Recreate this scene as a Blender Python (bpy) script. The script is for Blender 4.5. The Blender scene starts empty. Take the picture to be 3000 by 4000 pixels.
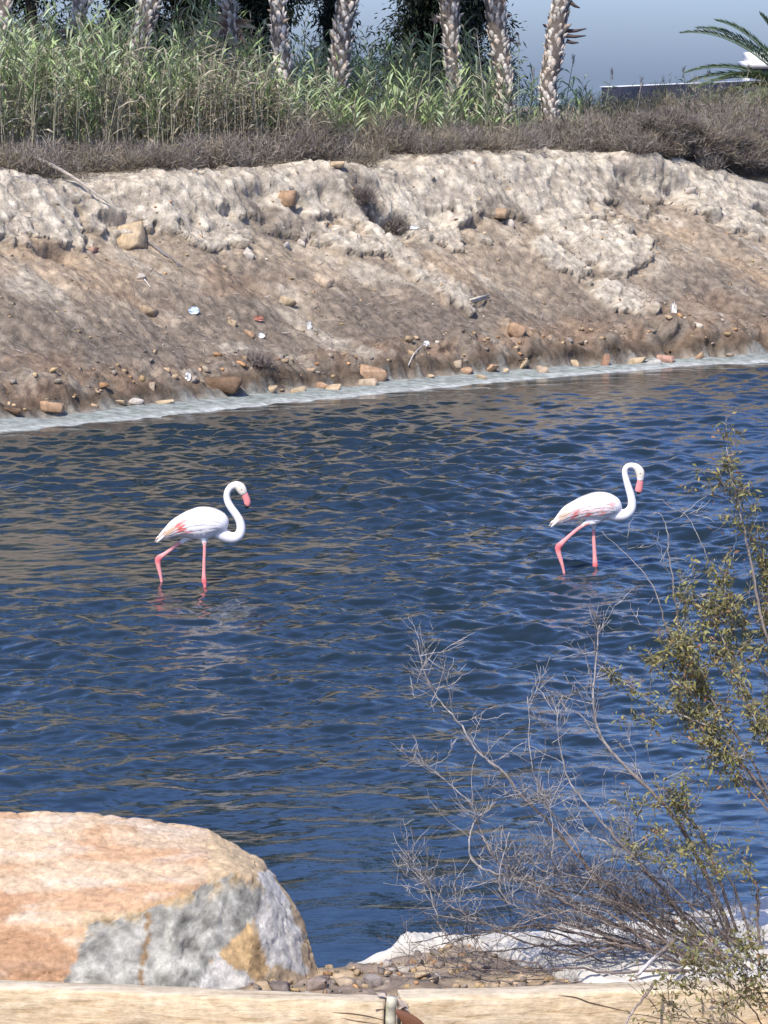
import bpy, bmesh, math, random
import numpy as np
from mathutils import Vector
from mathutils.bvhtree import BVHTree

R = math.radians
S = bpy.context.scene
COL = S.collection
rng = np.random.default_rng(7)
random.seed(7)

# ------------------------------------------------------------------ camera
H = 5.4                      # eye height above the water, metres
FPX = 14000.0                # focal length in photo pixels (3000 x 4000)
PITCH = math.atan(1700 / FPX)
cd = bpy.data.cameras.new('camera')
cam = bpy.data.objects.new('camera', cd)
COL.objects.link(cam)
cam.location = (0, 0, H)
cam.rotation_euler = (R(90) - PITCH, 0, 0)
cd.sensor_fit = 'VERTICAL'
cd.sensor_height = 24
cd.sensor_width = 18
cd.lens = FPX / 4000 * 24
cd.clip_end = 6000
cd.clip_start = 0.1
S.camera = cam

# ------------------------------------------------------------------ sky, sun, exposure
SUN_EL, SUN_AZ = 50, -22       # degrees; azimuth measured from straight behind the camera, minus = left
world = bpy.data.worlds.new('World')
S.world = world
world.use_nodes = True
nt = world.node_tree
nt.nodes.clear()
wo = nt.nodes.new('ShaderNodeOutputWorld')
bg = nt.nodes.new('ShaderNodeBackground')
sky = nt.nodes.new('ShaderNodeTexSky')
sky.sky_type = 'NISHITA'
sky.sun_disc = False
sky.sun_elevation = R(SUN_EL)
sky.sun_rotation = R(180 + SUN_AZ * -1)
sky.altitude = 0
sky.air_density = 0.9
sky.dust_density = 1.5
sky.ozone_density = 4.0
tint = nt.nodes.new('ShaderNodeMix')
tint.data_type = 'RGBA'
tint.blend_type = 'MULTIPLY'
tint.inputs['Factor'].default_value = 1.0
tint.inputs['B'].default_value = (0.77, 0.86, 1.18, 1)
nt.links.new(sky.outputs['Color'], tint.inputs['A'])
nt.links.new(tint.outputs['Result'], bg.inputs['Color'])
bg.inputs['Strength'].default_value = 0.15
nt.links.new(bg.outputs['Background'], wo.inputs['Surface'])

sd = bpy.data.lights.new('sun', 'SUN')
sd.energy = 4.1
sd.angle = R(0.53)
sd.color = (1.0, 0.94, 0.84)
sun = bpy.data.objects.new('sun', sd)
COL.objects.link(sun)
# direction towards the sun
_s = Vector((math.sin(R(SUN_AZ)) * math.cos(R(SUN_EL)), -math.cos(R(SUN_AZ)) * math.cos(R(SUN_EL)), math.sin(R(SUN_EL))))
sun.rotation_euler = _s.to_track_quat('Z', 'Y').to_euler()
sun.location = (0, -10, 40)

S.view_settings.view_transform = 'Standard'
S.view_settings.look = 'None'
S.view_settings.exposure = 0.42
S.view_settings.gamma = 1.0
S.view_settings.use_curve_mapping = False
S.render.engine = 'CYCLES'
S.cycles.max_bounces = 6
S.cycles.use_denoising = True

# ------------------------------------------------------------------ photo pixel -> world point
_cp, _sp = math.cos(PITCH), math.sin(PITCH)
def ray(px, py):
    dx, dy = (px - 1500) / FPX, (2000 - py) / FPX
    return Vector((dx, _cp + dy * _sp, -_sp + dy * _cp))
def at(px, py, Y):
    d = ray(px, py)
    k = Y / d.y
    return Vector((d.x * k, Y, H + d.z * k))
def on_z(px, py, z=0.0):
    d = ray(px, py)
    k = (z - H) / d.z
    return Vector((d.x * k, d.y * k, z))

# ------------------------------------------------------------------ noise
_perm = np.random.default_rng(3).permutation(512).astype(np.int64)
def _h(i, j, k):
    return _perm[(_perm[(_perm[i & 511] + j) & 511] + k) & 511]
_g = np.random.default_rng(5).normal(size=(512, 3))
_g /= np.linalg.norm(_g, axis=1, keepdims=True)
def perlin(x, y, z=0.0):
    x, y, z = np.broadcast_arrays(np.asarray(x, float), np.asarray(y, float), np.asarray(z, float))
    i, j, k = np.floor(x).astype(np.int64), np.floor(y).astype(np.int64), np.floor(z).astype(np.int64)
    fx, fy, fz = x - i, y - j, z - k
    f = lambda t: t * t * t * (t * (t * 6 - 15) + 10)
    u, v, w = f(fx), f(fy), f(fz)
    def g(a, b, c):
        q = _g[_h(i + a, j + b, k + c)]
        return q[..., 0] * (fx - a) + q[..., 1] * (fy - b) + q[..., 2] * (fz - c)
    l = lambda a, b, t: a + t * (b - a)
    return l(l(l(g(0,0,0), g(1,0,0), u), l(g(0,1,0), g(1,1,0), u), v),
             l(l(g(0,0,1), g(1,0,1), u), l(g(0,1,1), g(1,1,1), u), v), w) * 1.6
def fbm(x, y, z=0.0, o=4, lac=2.03, gain=0.5):
    s, a = 0, 1.0
    for q in range(o):
        s = s + a * perlin(x * lac**q + 17.3 * q, y * lac**q - 9.1 * q, z * lac**q + 3.7 * q)
        a *= gain
    return s
def worley(x, y, seed=0):
    i, j = np.floor(x).astype(np.int64), np.floor(y).astype(np.int64)
    best = np.full(x.shape, 9.0); sec = np.full(x.shape, 9.0); idv = np.zeros(x.shape)
    for a in (-1, 0, 1):
        for b in (-1, 0, 1):
            hh = _h(i + a, j + b, np.full_like(i, seed))
            rx = (hh * 37 % 512) / 512.0; ry = (hh * 91 % 512) / 512.0
            d = np.hypot(i + a + rx - x, j + b + ry - y)
            m = d < best
            sec = np.where(m, best, np.minimum(sec, d))
            idv = np.where(m, hh / 512.0, idv)
            best = np.where(m, d, best)
    return best, sec, idv
def sstep(a, b, x):
    t = np.clip((x - a) / (b - a), 0, 1)
    return t * t * (3 - 2 * t)

# ------------------------------------------------------------------ mesh helpers
def mesh_np(name, V, F, cols=None, smooth=False):
    """V (n,3), F list of int arrays (m,3) or (m,4)"""
    if not isinstance(F, (list, tuple)):
        F = [F]
    F = [np.asarray(f, np.int32) for f in F if len(f)]
    me = bpy.data.meshes.new(name)
    V = np.asarray(V, np.float32)
    me.vertices.add(len(V))
    me.vertices.foreach_set('co', V.ravel())
    loops = np.concatenate([f.ravel() for f in F])
    tot = np.concatenate([np.full(len(f), f.shape[1], np.int32) for f in F])
    st = np.concatenate([[0], np.cumsum(tot)[:-1]]).astype(np.int32)
    me.loops.add(len(loops))
    me.loops.foreach_set('vertex_index', loops)
    me.polygons.add(len(tot))
    me.polygons.foreach_set('loop_start', st)
    me.polygons.foreach_set('loop_total', tot)
    if smooth:
        me.polygons.foreach_set('use_smooth', np.ones(len(tot), bool))
    me.update(calc_edges=True)
    me.validate()
    if cols is not None:
        c = np.ones((len(V), 4), np.float32)
        c[:, :3] = np.asarray(cols, np.float32)
        a = me.attributes.new('Col', 'FLOAT_COLOR', 'POINT')
        a.data.foreach_set('color', c.ravel())
    return me
def link(name, me, mat=None, parent=None, loc=None):
    o = bpy.data.objects.new(name, me)
    COL.objects.link(o)
    if mat is not None and me is not None and len(me.materials) == 0:
        me.materials.append(mat)
    if parent is not None:
        o.parent = parent
    if loc is not None:
        o.location = loc
    return o
def empty(name, loc):
    o = bpy.data.objects.new(name, None)
    COL.objects.link(o)
    o.location = loc
    o.empty_display_size = 0.2
    return o
def tag(o, label=None, cat=None, group=None, kind=None):
    for k, v in (('label', label), ('category', cat), ('group', group), ('kind', kind)):
        if v:
            o[k] = v
    return o

class Acc:
    """collects tubes, leaves and shells for ONE mesh"""
    def __init__(self):
        self.v, self.t, self.q, self.c, self.n = [], [], [], [], 0
    def add(self, V, tris=None, quads=None, col=(1, 1, 1)):
        V = np.asarray(V, float)
        if tris is not None and len(tris): self.t.append(np.asarray(tris) + self.n)
        if quads is not None and len(quads): self.q.append(np.asarray(quads) + self.n)
        c = np.asarray(col, float)
        if c.ndim == 1: c = np.tile(c, (len(V), 1))
        self.v.append(V); self.c.append(c); self.n += len(V)
    def tube(self, P, rad, sides=5, col=(1, 1, 1), cap=True):
        P = np.asarray(P, float); n = len(P)
        rad = np.broadcast_to(np.asarray(rad, float), (n,))
        T = np.gradient(P, axis=0)
        T /= np.linalg.norm(T, axis=1, keepdims=True) + 1e-9
        ref = np.array([0.31, 0.9, 0.25]) if abs(T[0] @ np.array([0.31, 0.9, 0.25])) < 0.85 else np.array([1.0, 0, 0])
        A = np.cross(T, ref); A /= np.linalg.norm(A, axis=1, keepdims=True) + 1e-9
        B = np.cross(T, A)
        th = np.arange(sides) * 2 * np.pi / sides
        V = (P[:, None, :] + rad[:, None, None] * (np.cos(th)[None, :, None] * A[:, None, :] + np.sin(th)[None, :, None] * B[:, None, :])).reshape(-1, 3)
        k = np.arange(n - 1)[:, None] * sides + np.arange(sides)[None, :]
        k2 = np.arange(n - 1)[:, None] * sides + (np.arange(sides)[None, :] + 1) % sides
        Q = np.stack([k, k2, k2 + sides, k + sides], -1).reshape(-1, 4)
        tr = []
        if cap:
            for q in range(1, sides - 1):
                tr.append((0, q + 1, q)); o = (n - 1) * sides; tr.append((o, o + q, o + q + 1))
        c = np.asarray(col, float)
        if c.ndim == 2: c = np.repeat(c, sides, axis=0)
        self.add(V, tr, Q, c)
    def leaves(self, C, D, Nn, L, W, col, bend=0.0):
        """flat tapered leaves: base C, direction D, face normal hint Nn, lengths L, widths W (arrays)"""
        C = np.asarray(C, float); m = len(C)
        D = D / (np.linalg.norm(D, axis=1, keepdims=True) + 1e-9)
        Sd = np.cross(D, Nn); Sd /= np.linalg.norm(Sd, axis=1, keepdims=True) + 1e-9
        L = np.broadcast_to(L, (m,))[:, None]; W = np.broadcast_to(W, (m,))[:, None]
        down = np.array([0, 0, -1.0])[None, :] * L * bend
        mid = C + D * L * 0.5 + down * 0.25
        tip = C + D * L + down
        V = np.stack([C, mid + Sd * W * 0.5, tip, mid - Sd * W * 0.5], 1).reshape(-1, 3)
        b = np.arange(m) * 4
        T = np.concatenate([np.stack([b, b + 1, b + 3], 1), np.stack([b + 1, b + 2, b + 3], 1)])
        c = np.asarray(col, float)
        if c.ndim == 1: c = np.tile(c, (m, 1))
        self.add(V, T, None, np.repeat(c, 4, axis=0))
    def blades(self, C, D, Nn, L, W, col):
        C = np.asarray(C, float); m = len(C)
        D = D / (np.linalg.norm(D, axis=1, keepdims=True) + 1e-9)
        Sd = np.cross(D, Nn); Sd /= np.linalg.norm(Sd, axis=1, keepdims=True) + 1e-9
        L = np.broadcast_to(L, (m,))[:, None]; W = np.broadcast_to(W, (m,))[:, None]
        V = np.stack([C - Sd * W * .5, C + Sd * W * .5, C + D * L], 1).reshape(-1, 3)
        self.add(V, np.arange(m * 3).reshape(-1, 3), None, np.repeat(np.asarray(col, float), 3, axis=0))
    def build(self, name, mat, parent=None, smooth=False, origin=None):
        V = np.concatenate(self.v)
        F = []
        if self.t: F.append(np.concatenate(self.t))
        if self.q: F.append(np.concatenate(self.q))
        loc = None
        if origin is not None:
            V = V - np.asarray(origin, float)
            loc = origin if parent is None else None
        me = mesh_np(name, V, F, np.concatenate(self.c), smooth)
        return link(name, me, mat, parent, loc)

def rnd_dirs(n, g=rng):
    d = g.normal(size=(n, 3))
    return d / np.linalg.norm(d, axis=1, keepdims=True)
def catmull(P, k=6):
    P = np.asarray(P, float)
    Q = np.vstack([2 * P[0] - P[1], P, 2 * P[-1] - P[-2]])
    out = []
    for i in range(1, len(Q) - 2):
        p0, p1, p2, p3 = Q[i - 1], Q[i], Q[i + 1], Q[i + 2]
        for s in np.arange(k) / k:
            out.append(0.5 * (2 * p1 + (p2 - p0) * s + (2 * p0 - 5 * p1 + 4 * p2 - p3) * s**2 + (3 * p1 - p0 - 3 * p2 + p3) * s**3))
    out.append(P[-1])
    return np.array(out)

# ------------------------------------------------------------------ materials
def mat_new(name, rough=0.8, spec=0.3):
    m = bpy.data.materials.new(name)
    m.use_nodes = True
    n = m.node_tree.nodes
    b = n['Principled BSDF']
    b.inputs['Roughness'].default_value = rough
    b.inputs['Specular IOR Level'].default_value = spec
    return m, m.node_tree, b
def nn(t, typ, **kw):
    n = t.nodes.new(typ)
    for k, v in kw.items():
        if k.startswith('i_'):
            n.inputs[k[2:].replace('_', ' ')].default_value = v
        else:
            setattr(n, k, v)
    return n
def mixrgb(t, a, b, fac, mode='MIX'):
    m = t.nodes.new('ShaderNodeMix'); m.data_type = 'RGBA'; m.blend_type = mode
    for sock, val in (('Factor', fac), ('A', a), ('B', b)):
        s = [i for i in m.inputs if i.name == sock and (i.type == 'RGBA' or sock == 'Factor' and i.type == 'VALUE')][0]
        if hasattr(val, 'is_linked') or isinstance(val, bpy.types.NodeSocket): t.links.new(val, s)
        elif isinstance(val, (int, float)): s.default_value = val
        else: s.default_value = (*val, 1)
    return [o for o in m.outputs if o.type == 'RGBA'][0]
def ramp(t, fac, stops):
    r = t.nodes.new('ShaderNodeValToRGB')
    e = r.color_ramp.elements
    while len(e) < len(stops): e.new(0.5)
    for q, (p, c) in enumerate(stops):
        e[q].position = p
        e[q].color = (*c, 1) if not isinstance(c, (int, float)) else (c, c, c, 1)
    t.links.new(fac, r.inputs['Fac'])
    return r.outputs['Color']
def coords(t, scale=(1, 1, 1), kind='Object'):
    tc = t.nodes.new('ShaderNodeTexCoord'); mp = t.nodes.new('ShaderNodeMapping')
    mp.inputs['Scale'].default_value = scale
    t.links.new(tc.outputs[kind], mp.inputs['Vector'])
    return mp.outputs['Vector']
def noise(t, vec, scale, detail=6, rough=0.6, dist=0.0):
    n = t.nodes.new('ShaderNodeTexNoise')
    n.inputs['Scale'].default_value = scale; n.inputs['Detail'].default_value = detail
    n.inputs['Roughness'].default_value = rough; n.inputs['Distortion'].default_value = dist
    t.links.new(vec, n.inputs['Vector'])
    return n.outputs['Fac']
def bump(t, b, h, strength, dist):
    n = t.nodes.new('ShaderNodeBump')
    n.inputs['Strength'].default_value = strength; n.inputs['Distance'].default_value = dist
    t.links.new(h, n.inputs['Height']); t.links.new(n.outputs['Normal'], b.inputs['Normal'])
def mat_attr(name, rough=0.8, spec=0.2, var=0.25, nscale=6.0, bumpd=0.0, translucent=0.0, stretch=(1, 1, 1), bscale=None):
    """colour from the mesh's own Col attribute, broken up by noise"""
    m, t, b = mat_new(name, rough, spec)
    a = nn(t, 'ShaderNodeAttribute', attribute_name='Col')
    v = coords(t, stretch)
    f = noise(t, v, nscale, 8, 0.65)
    g = ramp(t, f, [(0.28, 1 - var * 1.6), (0.72, 1 + var)])
    c = mixrgb(t, a.outputs['Color'], g, 1.0, 'MULTIPLY')
    t.links.new(c, b.inputs['Base Color'])
    if bumpd:
        bump(t, b, noise(t, v, bscale or nscale * 2.5, 10, 0.7), 0.9, bumpd)
    if translucent:
        tr = t.nodes.new('ShaderNodeBsdfTranslucent'); mx = t.nodes.new('ShaderNodeMixShader')
        t.links.new(c, tr.inputs['Color']); mx.inputs['Fac'].default_value = translucent
        t.links.new(b.outputs['BSDF'], mx.inputs[1]); t.links.new(tr.outputs['BSDF'], mx.inputs[2])
        t.links.new(mx.outputs['Shader'], t.nodes['Material Output'].inputs['Surface'])
    return m
def mat_plain(name, color, rough=0.6, spec=0.3, var=0.12, nscale=20, bumpd=0.0, stretch=(1, 1, 1)):
    m, t, b = mat_new(name, rough, spec)
    v = coords(t, stretch)
    g = ramp(t, noise(t, v, nscale, 6), [(0.3, 1 - var * 1.5), (0.7, 1 + var)])
    t.links.new(mixrgb(t, color, g, 1.0, 'MULTIPLY'), b.inputs['Base Color'])
    if bumpd: bump(t, b, noise(t, v, nscale * 2, 8), 0.8, bumpd)
    return m

M = {}
M['bank'] = mat_attr('bank_soil', 0.95, 0.1, 0.34, 6.0, 0.07, bscale=20)
M['stone'] = mat_attr('stone', 0.9, 0.15, 0.30, 9.0, 0.02)
M['reed'] = mat_attr('reed', 0.65, 0.25, 0.15, 2.0, translucent=0.25)
M['scrub'] = mat_attr('dry_scrub', 0.95, 0.05, 0.25, 1.2)
M['leaf'] = mat_attr('leaf', 0.6, 0.25, 0.2, 3.0, translucent=0.2)
M['bark'] = mat_attr('bark', 0.9, 0.15, 0.3, 14.0, 0.008)
M['twig'] = mat_attr('twig', 0.8, 0.2, 0.3, 25.0)
M['feather'] = mat_attr('feather', 0.75, 0.15, 0.04, 60.0, 0.002)
M['skin'] = mat_attr('leg_skin', 0.5, 0.3, 0.10, 40.0)
M['dark'] = mat_plain('black_horn', (0.015, 0.013, 0.014), 0.4)

# ================================================================== far bank (one sheet that runs on to the horizon)
SL = 1.02; LL = math.hypot(1, SL); Y0 = 61.4
def tn_xy(t, n):
    return (t - SL * n) / LL, Y0 + (SL * t + n) / LL
def xy_tn(x, y):
    return (x + SL * (y - Y0)) / LL, ((y - Y0) - SL * x) / LL
NC = 5.6
def at_n(px, py, n):
    """point of the sight line standing n metres landward of the far waterline"""
    d = ray(px, py); k = d.x / d.y
    Y = (n * LL + Y0) / (1 - SL * k)
    return at(px, py, Y)
_crest = [(-900, 700), (-300, 692), (0, 690), (200, 715), (480, 722), (620, 690), (1000, 690), (1300, 665), (1520, 660), (1700, 628), (2000, 608),
          (2170, 598), (2400, 622), (2700, 640), (2850, 690), (3000, 735), (3300, 760), (3900, 760)]
_ct, _cz = [], []
for _px, _py in _crest:
    _p = at_n(_px, _py, NC); _ct.append(xy_tn(_p.x, _p.y)[0]); _cz.append(_p.z)
_wl = [(-600, 1755), (0, 1690), (542, 1636), (1085, 1577), (1627, 1524), (2170, 1474), (2712, 1428), (3000, 1416), (3500, 1385)]
_wt, _wn = [], []
for _px, _py in _wl:
    _p = on_z(_px, _py, 0); _a, _b = xy_tn(_p.x, _p.y); _wt.append(_a); _wn.append(_b)

def graded(lo, hi, step, far, growth=1.22):
    core = np.arange(lo, hi + step / 2, step)
    up, s, x = [], step, hi
    while x < far: s *= growth; x += s; up.append(x)
    dn, s, x = [], step, lo
    return core, np.array(up)
tc, tu = graded(-13.5, 16.0, 0.040, 2500)
tl = -13.5 - (tu - 16.0)
tt = np.concatenate([tl[::-1], tc, tu])
ncore, nu = graded(-0.6, 7.0, 0.034, 4000)
nl = np.array([-30, -12, -6, -3, -2, -1.4, -1.0, -0.8])
nnv = np.concatenate([nl, ncore, nu])
TT, NN = np.meshgrid(tt, nnv, indexing='ij')
hc = np.interp(TT, _ct, _cz)
n0 = np.interp(TT, _wt, _wn)
n0 = n0 + 0.035 * fbm(TT * 0.9, TT * 0 + 4.2, 0, 3)
ns = NN - n0                                              # distance from the waterline
wob = 0.25 * fbm(TT * 0.45, TT * 0 + 1.5, 0, 3)
foot = 0.95 + 0.10 * fbm(TT * 1.7, TT * 0 + 8.5, 0, 3) + 0.10 * fbm(TT * 3.1, NN * 3.1, 8.5, 4)
u = np.clip((ns - foot) / (NC - n0 - foot + 0 * wob), 0, 3)
prof = np.interp(u, [0, 0.05, 0.3, 0.6, 0.8, 0.86, 0.95, 1.0], [0, 0.045, 0.245, 0.53, 0.70, 0.80, 0.955, 1.0])
base = 0.16
Z = base + (hc - base) * prof
strip = 0.10 * np.clip(ns / foot, 0, 1) ** 0.8
stp = 0.03 + 0.13 * sstep(-.3, .5, fbm(TT * 1.1, TT * 0 + 2.2, 0, 3))
sc = sstep(foot - 0.03, foot + 0.10, ns)
Z = np.where(ns < foot, strip, Z)
Z = np.where((ns >= foot) & (ns < foot + 0.12), strip * (1 - sc) + (base + (hc - base) * prof + stp) * sc, Z + np.where(ns >= foot + 0.12, stp * (1 - sstep(0.0, 0.35, u)), 0))
Z = np.where(ns < 0, -0.5 * sstep(0, 4, -ns) - 0.12 * np.clip(-ns, 0, 1), Z)
plate = np.clip(NN - NC, 0, None)
Z = Z + np.where(NN > NC, (4.0 - hc) * sstep(0.2, 2.6, plate) + 0.10 * fbm(TT * 0.5, NN * 0.5, 2, 3) * sstep(0, 1, plate), 0)
Z = Z - np.clip(tn_xy(TT, NN)[1] - 92, 0, None) / 125 * sstep(7.5, 12, NN)   # the land falls away gently behind the bank
# relief, pushed outwards (towards the water) and up
face = sstep(0.02, 0.12, u) * (1 - sstep(1.02, 1.35, u))
lip = sstep(0.62, 0.84, u) * (1 - sstep(1.05, 1.25, u))
sheer = TT + 0.35 * NN
X, Yw = tn_xy(TT, NN)
def px_of(x, y, z):
    vx, vy, vz = x, y, z - H
    dep = vy * _cp - vz * _sp
    upv = vy * _sp + vz * _cp
    return 1500 + FPX * vx / dep, 2000 - FPX * upv / dep
# photo positions on the smooth slope, turned once into metres along the bank
_core = (slice(len(tl), len(tl) + len(tc)), slice(len(nl), len(nl) + len(ncore)))
_PX, _PY = px_of(X[_core], Yw[_core], Z[_core])
_ct2, _cn2 = TT[_core], NN[_core]
def bank_tn(px, py):
    i = np.argmin((_PX - px) ** 2 + (_PY - py) ** 2)
    return _ct2.flat[i], _cn2.flat[i]
_bn = [0.5 * fbm(TT * 1.5, NN * 2.0, q * 6.6, 5, gain=.58) for q in range(3)]
def blob_q(px, py, rx, ry):
    a, b = bank_tn(px, py)
    q = np.hypot((TT - a + 0.35 * (NN - b)) / (rx / 225.0 * 1.25), (NN - b) / (ry / 225.0 * 1.45))
    return q + _bn[int(px) % 3]
def blob(px, py, rx, ry):
    return 1 - sstep(0.55, 1.15, blob_q(px, py, rx, ry))
pale_blobs = [(110, 820, 210, 90), (560, 770, 260, 70), (760, 900, 180, 80), (1250, 720, 300, 60), (1680, 880, 160, 90), (1640, 1080, 90, 190), (1900, 700, 330, 90), (2150, 860, 130, 170),
          (2350, 1000, 230, 90), (2440, 1190, 120, 110), (2300, 900, 150, 90), (2830, 850, 190, 150), (2600, 690, 220, 60), (2200, 1020, 120, 90), (1350, 960, 130, 60)]
crust = np.zeros_like(TT)
for b in pale_blobs:
    crust = np.maximum(crust, 1 - sstep(.86, .98, blob_q(*b)))
lipq = u + 0.10 * fbm(TT * .55, NN * 0 + 14, 0, 3) + 0.09 * fbm(TT * 1.8, NN * 2.2, 14, 4)
crust = np.maximum(crust, sstep(.80, .83, lipq) * (1 - sstep(1.1, 1.3, u)))
cm2 = sstep(0.0, 0.10, fbm(TT * 2.0, NN * 2.9, 23, 5, gain=.6) + .22 * (crust - .5))
cm3 = sstep(0.0, 0.12, fbm(TT * 4.4, NN * 5.6, 29, 4, gain=.6))
big = 0.17 * fbm(sheer * 0.45, NN * 0.30, 1.0, 3)
gul = 0.065 * fbm(sheer * 1.6, NN * 0.45, 5.0, 4)
f1, f2, idv = worley(TT * 3.1 + 0.9 * fbm(TT * 2.4, NN * 2.4, 0, 3), NN * 4.4 + 0.9 * fbm(TT * 2.4, NN * 2.4, 9, 3), 1)
lump = np.clip(0.42 - f1, 0, .22) * 1.6 * (idv > .45)
fine = 0.026 * fbm(TT * 6, NN * 6, 2.0, 5, gain=.6)
crum = 0.014 * perlin(TT * 19, NN * 19, 2.5)
crisp = 0.022 * fbm(TT * 2.6, NN * 3.4, 47, 6, gain=.6)
toe = sstep(0.0, 0.04, u) * (1 - sstep(0.08, 0.20, u))
kc = .14 + .86 * crust
out = face * (big + gul + .065 * crust + .034 * cm2 * kc + .013 * cm3 * kc + .07 * lump * kc + fine * 1.2 + crum + crisp * kc
              + toe * (.05 * cm2 + .05 * cm3 + .10 * lump))
out += (1 - face) * sstep(0.0, 1.0, ns / 1.0) * (1 - sstep(6, 9, NN)) * 0.3 * fine
# hollows with dark undercuts, seen in the photograph (pixel, radius m, depth m)
hollow = [(215, 985, .24, .34), (420, 835, .12, .2), (470, 850, .10, .18), (860, 835, .12, .2), (1010, 770, .20, .16), (1250, 770, .22, .15), (1140, 800, .14, .22), (1520, 870, .28, .25),
          (1450, 780, .40, .12), (1700, 830, .16, .15), (1850, 870, .14, .14), (2450, 690, .30, .25), (2560, 710, .34, .30), (2640, 740, .25, .25), (2790, 870, .14, .3), (2990, 810, .16, .3),
          (2460, 925, .12, .2), (2580, 960, .10, .16), (2090, 1400, .18, .2), (2260, 1390, .2, .25), (2420, 1360, .25, .2), (2620, 1345, .24, .26), (2800, 1330, .22, .22), (2970, 1320, .2, .22),
          (1320, 1450, .25, .2), (1080, 1480, .2, .16), (800, 1480, .22, .2), (150, 1560, .3, .2), (330, 1560, .2, .15), (20, 1540, .2, .15)]
# normal of the smooth slope
dz = np.gradient(Z, axis=1) / (np.gradient(NN, axis=1))
dz = np.clip(dz, -0.3, 2.5)
on = -dz / np.sqrt(1 + dz * dz); oz = 1 / np.sqrt(1 + dz * dz)
for px, py, rr, dd in hollow:
    if py > 1300: dd = dd * .55
    a, b = bank_tn(px, py)
    da = (TT - a) / (rr * 1.6); db = (NN - b)
    dbb = np.where(db > 0, db / (rr * 0.45), db / (rr * 1.3))
    out -= dd * np.exp(-(da * da + dbb * dbb) ** 1.5)
    out += 0.35 * dd * np.exp(-(da * da + ((db - rr * 0.9) / (rr * 0.6)) ** 2))
over = face * (.05 * crust + .02 * cm2 * kc)               # crust leans out over the slope
N2 = NN + on * out - over
Z2 = Z + oz * out
X2, Y2 = tn_xy(TT, N2)

# soil colours, in metres along the bank, plus shade painted into one hollow
c_pale = np.array((0.69, 0.60, 0.46)); c_tan = np.array((0.45, 0.355, 0.25)); c_gry = np.array((0.235, 0.188, 0.142))
c_brn = np.array((0.30, 0.20, 0.13)); c_org = np.array((0.47, 0.33, 0.205)); c_crust = np.array((0.37, 0.40, 0.34)); c_wet = np.array((0.12, 0.085, 0.055))
colr = np.zeros(TT.shape + (3,)) + c_tan
def paint(mask, c, k=1.0):
    global colr
    colr = colr * (1 - (mask * k)[..., None]) + c * (mask * k)[..., None]
low = 1 - sstep(0.25, 0.75, u + 0.25 * fbm(TT * 0.7, NN * 0.9, 4, 4))
paint(low, c_gry, 0.88)
paint(low * (1 - sstep(-9, 1, TT)), np.array((.19, .158, .128)), 0.55)
paint(sstep(-0.1, 0.5, fbm(sheer * 1.2, NN * 0.4, 11, 4)) * face, c_gry, 0.55)
paint(sstep(0.0, 0.5, fbm(sheer * 0.9, NN * 0.7, 21, 4)) * face, c_pale, 0.45)
paint(crust, c_pale, 0.85)
for b in [(1760, 1060, 150, 90), (2930, 1080, 130, 100), (300, 1050, 260, 120), (2030, 1290, 110, 60), (2640, 900, 90, 60)]:
    paint(blob(*b), c_org, 0.6)
paint((1 - cm2) * crust, np.array((.36, .295, .23)), .5)
paint(cm2 * (1 - crust) * face * (u > .3), c_tan, .5)
for b in [(180, 1350, 420, 200), (820, 1180, 260, 110), (1560, 1260, 280, 130), (2680, 1130, 220, 120), (2500, 780, 170, 60), (1420, 770, 100, 60), (1050, 860, 140, 70), (1960, 850, 120, 60), (1000, 1060, 150, 80),  # fifth blob paints the shade of the hollow below the right lip
          (1950, 1190, 200, 80)]:
    paint(blob(*b), c_gry, 0.7)
for b in [(150, 1420, 160, 70), (900, 1100, 180, 60), (2250, 1280, 300, 70), (2750, 1200, 260, 80), (560, 1180, 120, 50)]:
    paint(blob(*b), c_brn, 0.5)
paint(toe * sstep(-.4, .3, fbm(TT * 1.5, NN * 2, 71, 4)), c_brn, 0.7)
paint(sstep(0.0, 0.012, u) * (1 - sstep(0.02, 0.07, u)), c_wet, 0.75)
paint(1 - sstep(foot - 0.16, foot - 0.02, ns + 0.06 * fbm(TT * 2.2, NN * 3, 2, 4)), c_crust, 1.0)
paint((1 - sstep(0.0, 0.45, ns + 0.22 * fbm(TT * 1.6, NN * 2.5, 6, 3))), np.array((0.60, 0.60, 0.55)), 0.8)
paint(sstep(0.35, 0.55, ns + 0.25 * fbm(TT * 1.1, NN * 2.5, 16, 3)) * (1 - sstep(0.8, 1.05, ns + 0.1 * fbm(TT * 2.1, NN * 2.5, 19, 3))), np.array((0.38, 0.40, 0.36)), 0.7)
paint(sstep(0.05, 0.5, -ns), c_wet, 1.0)
paint(sstep(0.25, 1.2, plate), np.array((0.24, 0.20, 0.15)), 0.8)
colr *= (1 + 0.30 * fbm(TT * 7, NN * 7, 3, 4))[..., None]
colr = np.clip(colr, 0.02, 0.8)

ni, nj = TT.shape
idx = np.arange(ni * nj).reshape(ni, nj)
Q = np.stack([idx[:-1, :-1], idx[:-1, 1:], idx[1:, 1:], idx[1:, :-1]], -1).reshape(-1, 4)
Vb = np.stack([X2, Y2, Z2], -1).reshape(-1, 3)
me = mesh_np('bank', Vb, Q[:, ::-1], colr.reshape(-1, 3), False)
bank = tag(link('bank', me, M['bank']), kind='structure', label='eroded sandy far bank with pale crust along its lip')
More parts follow.
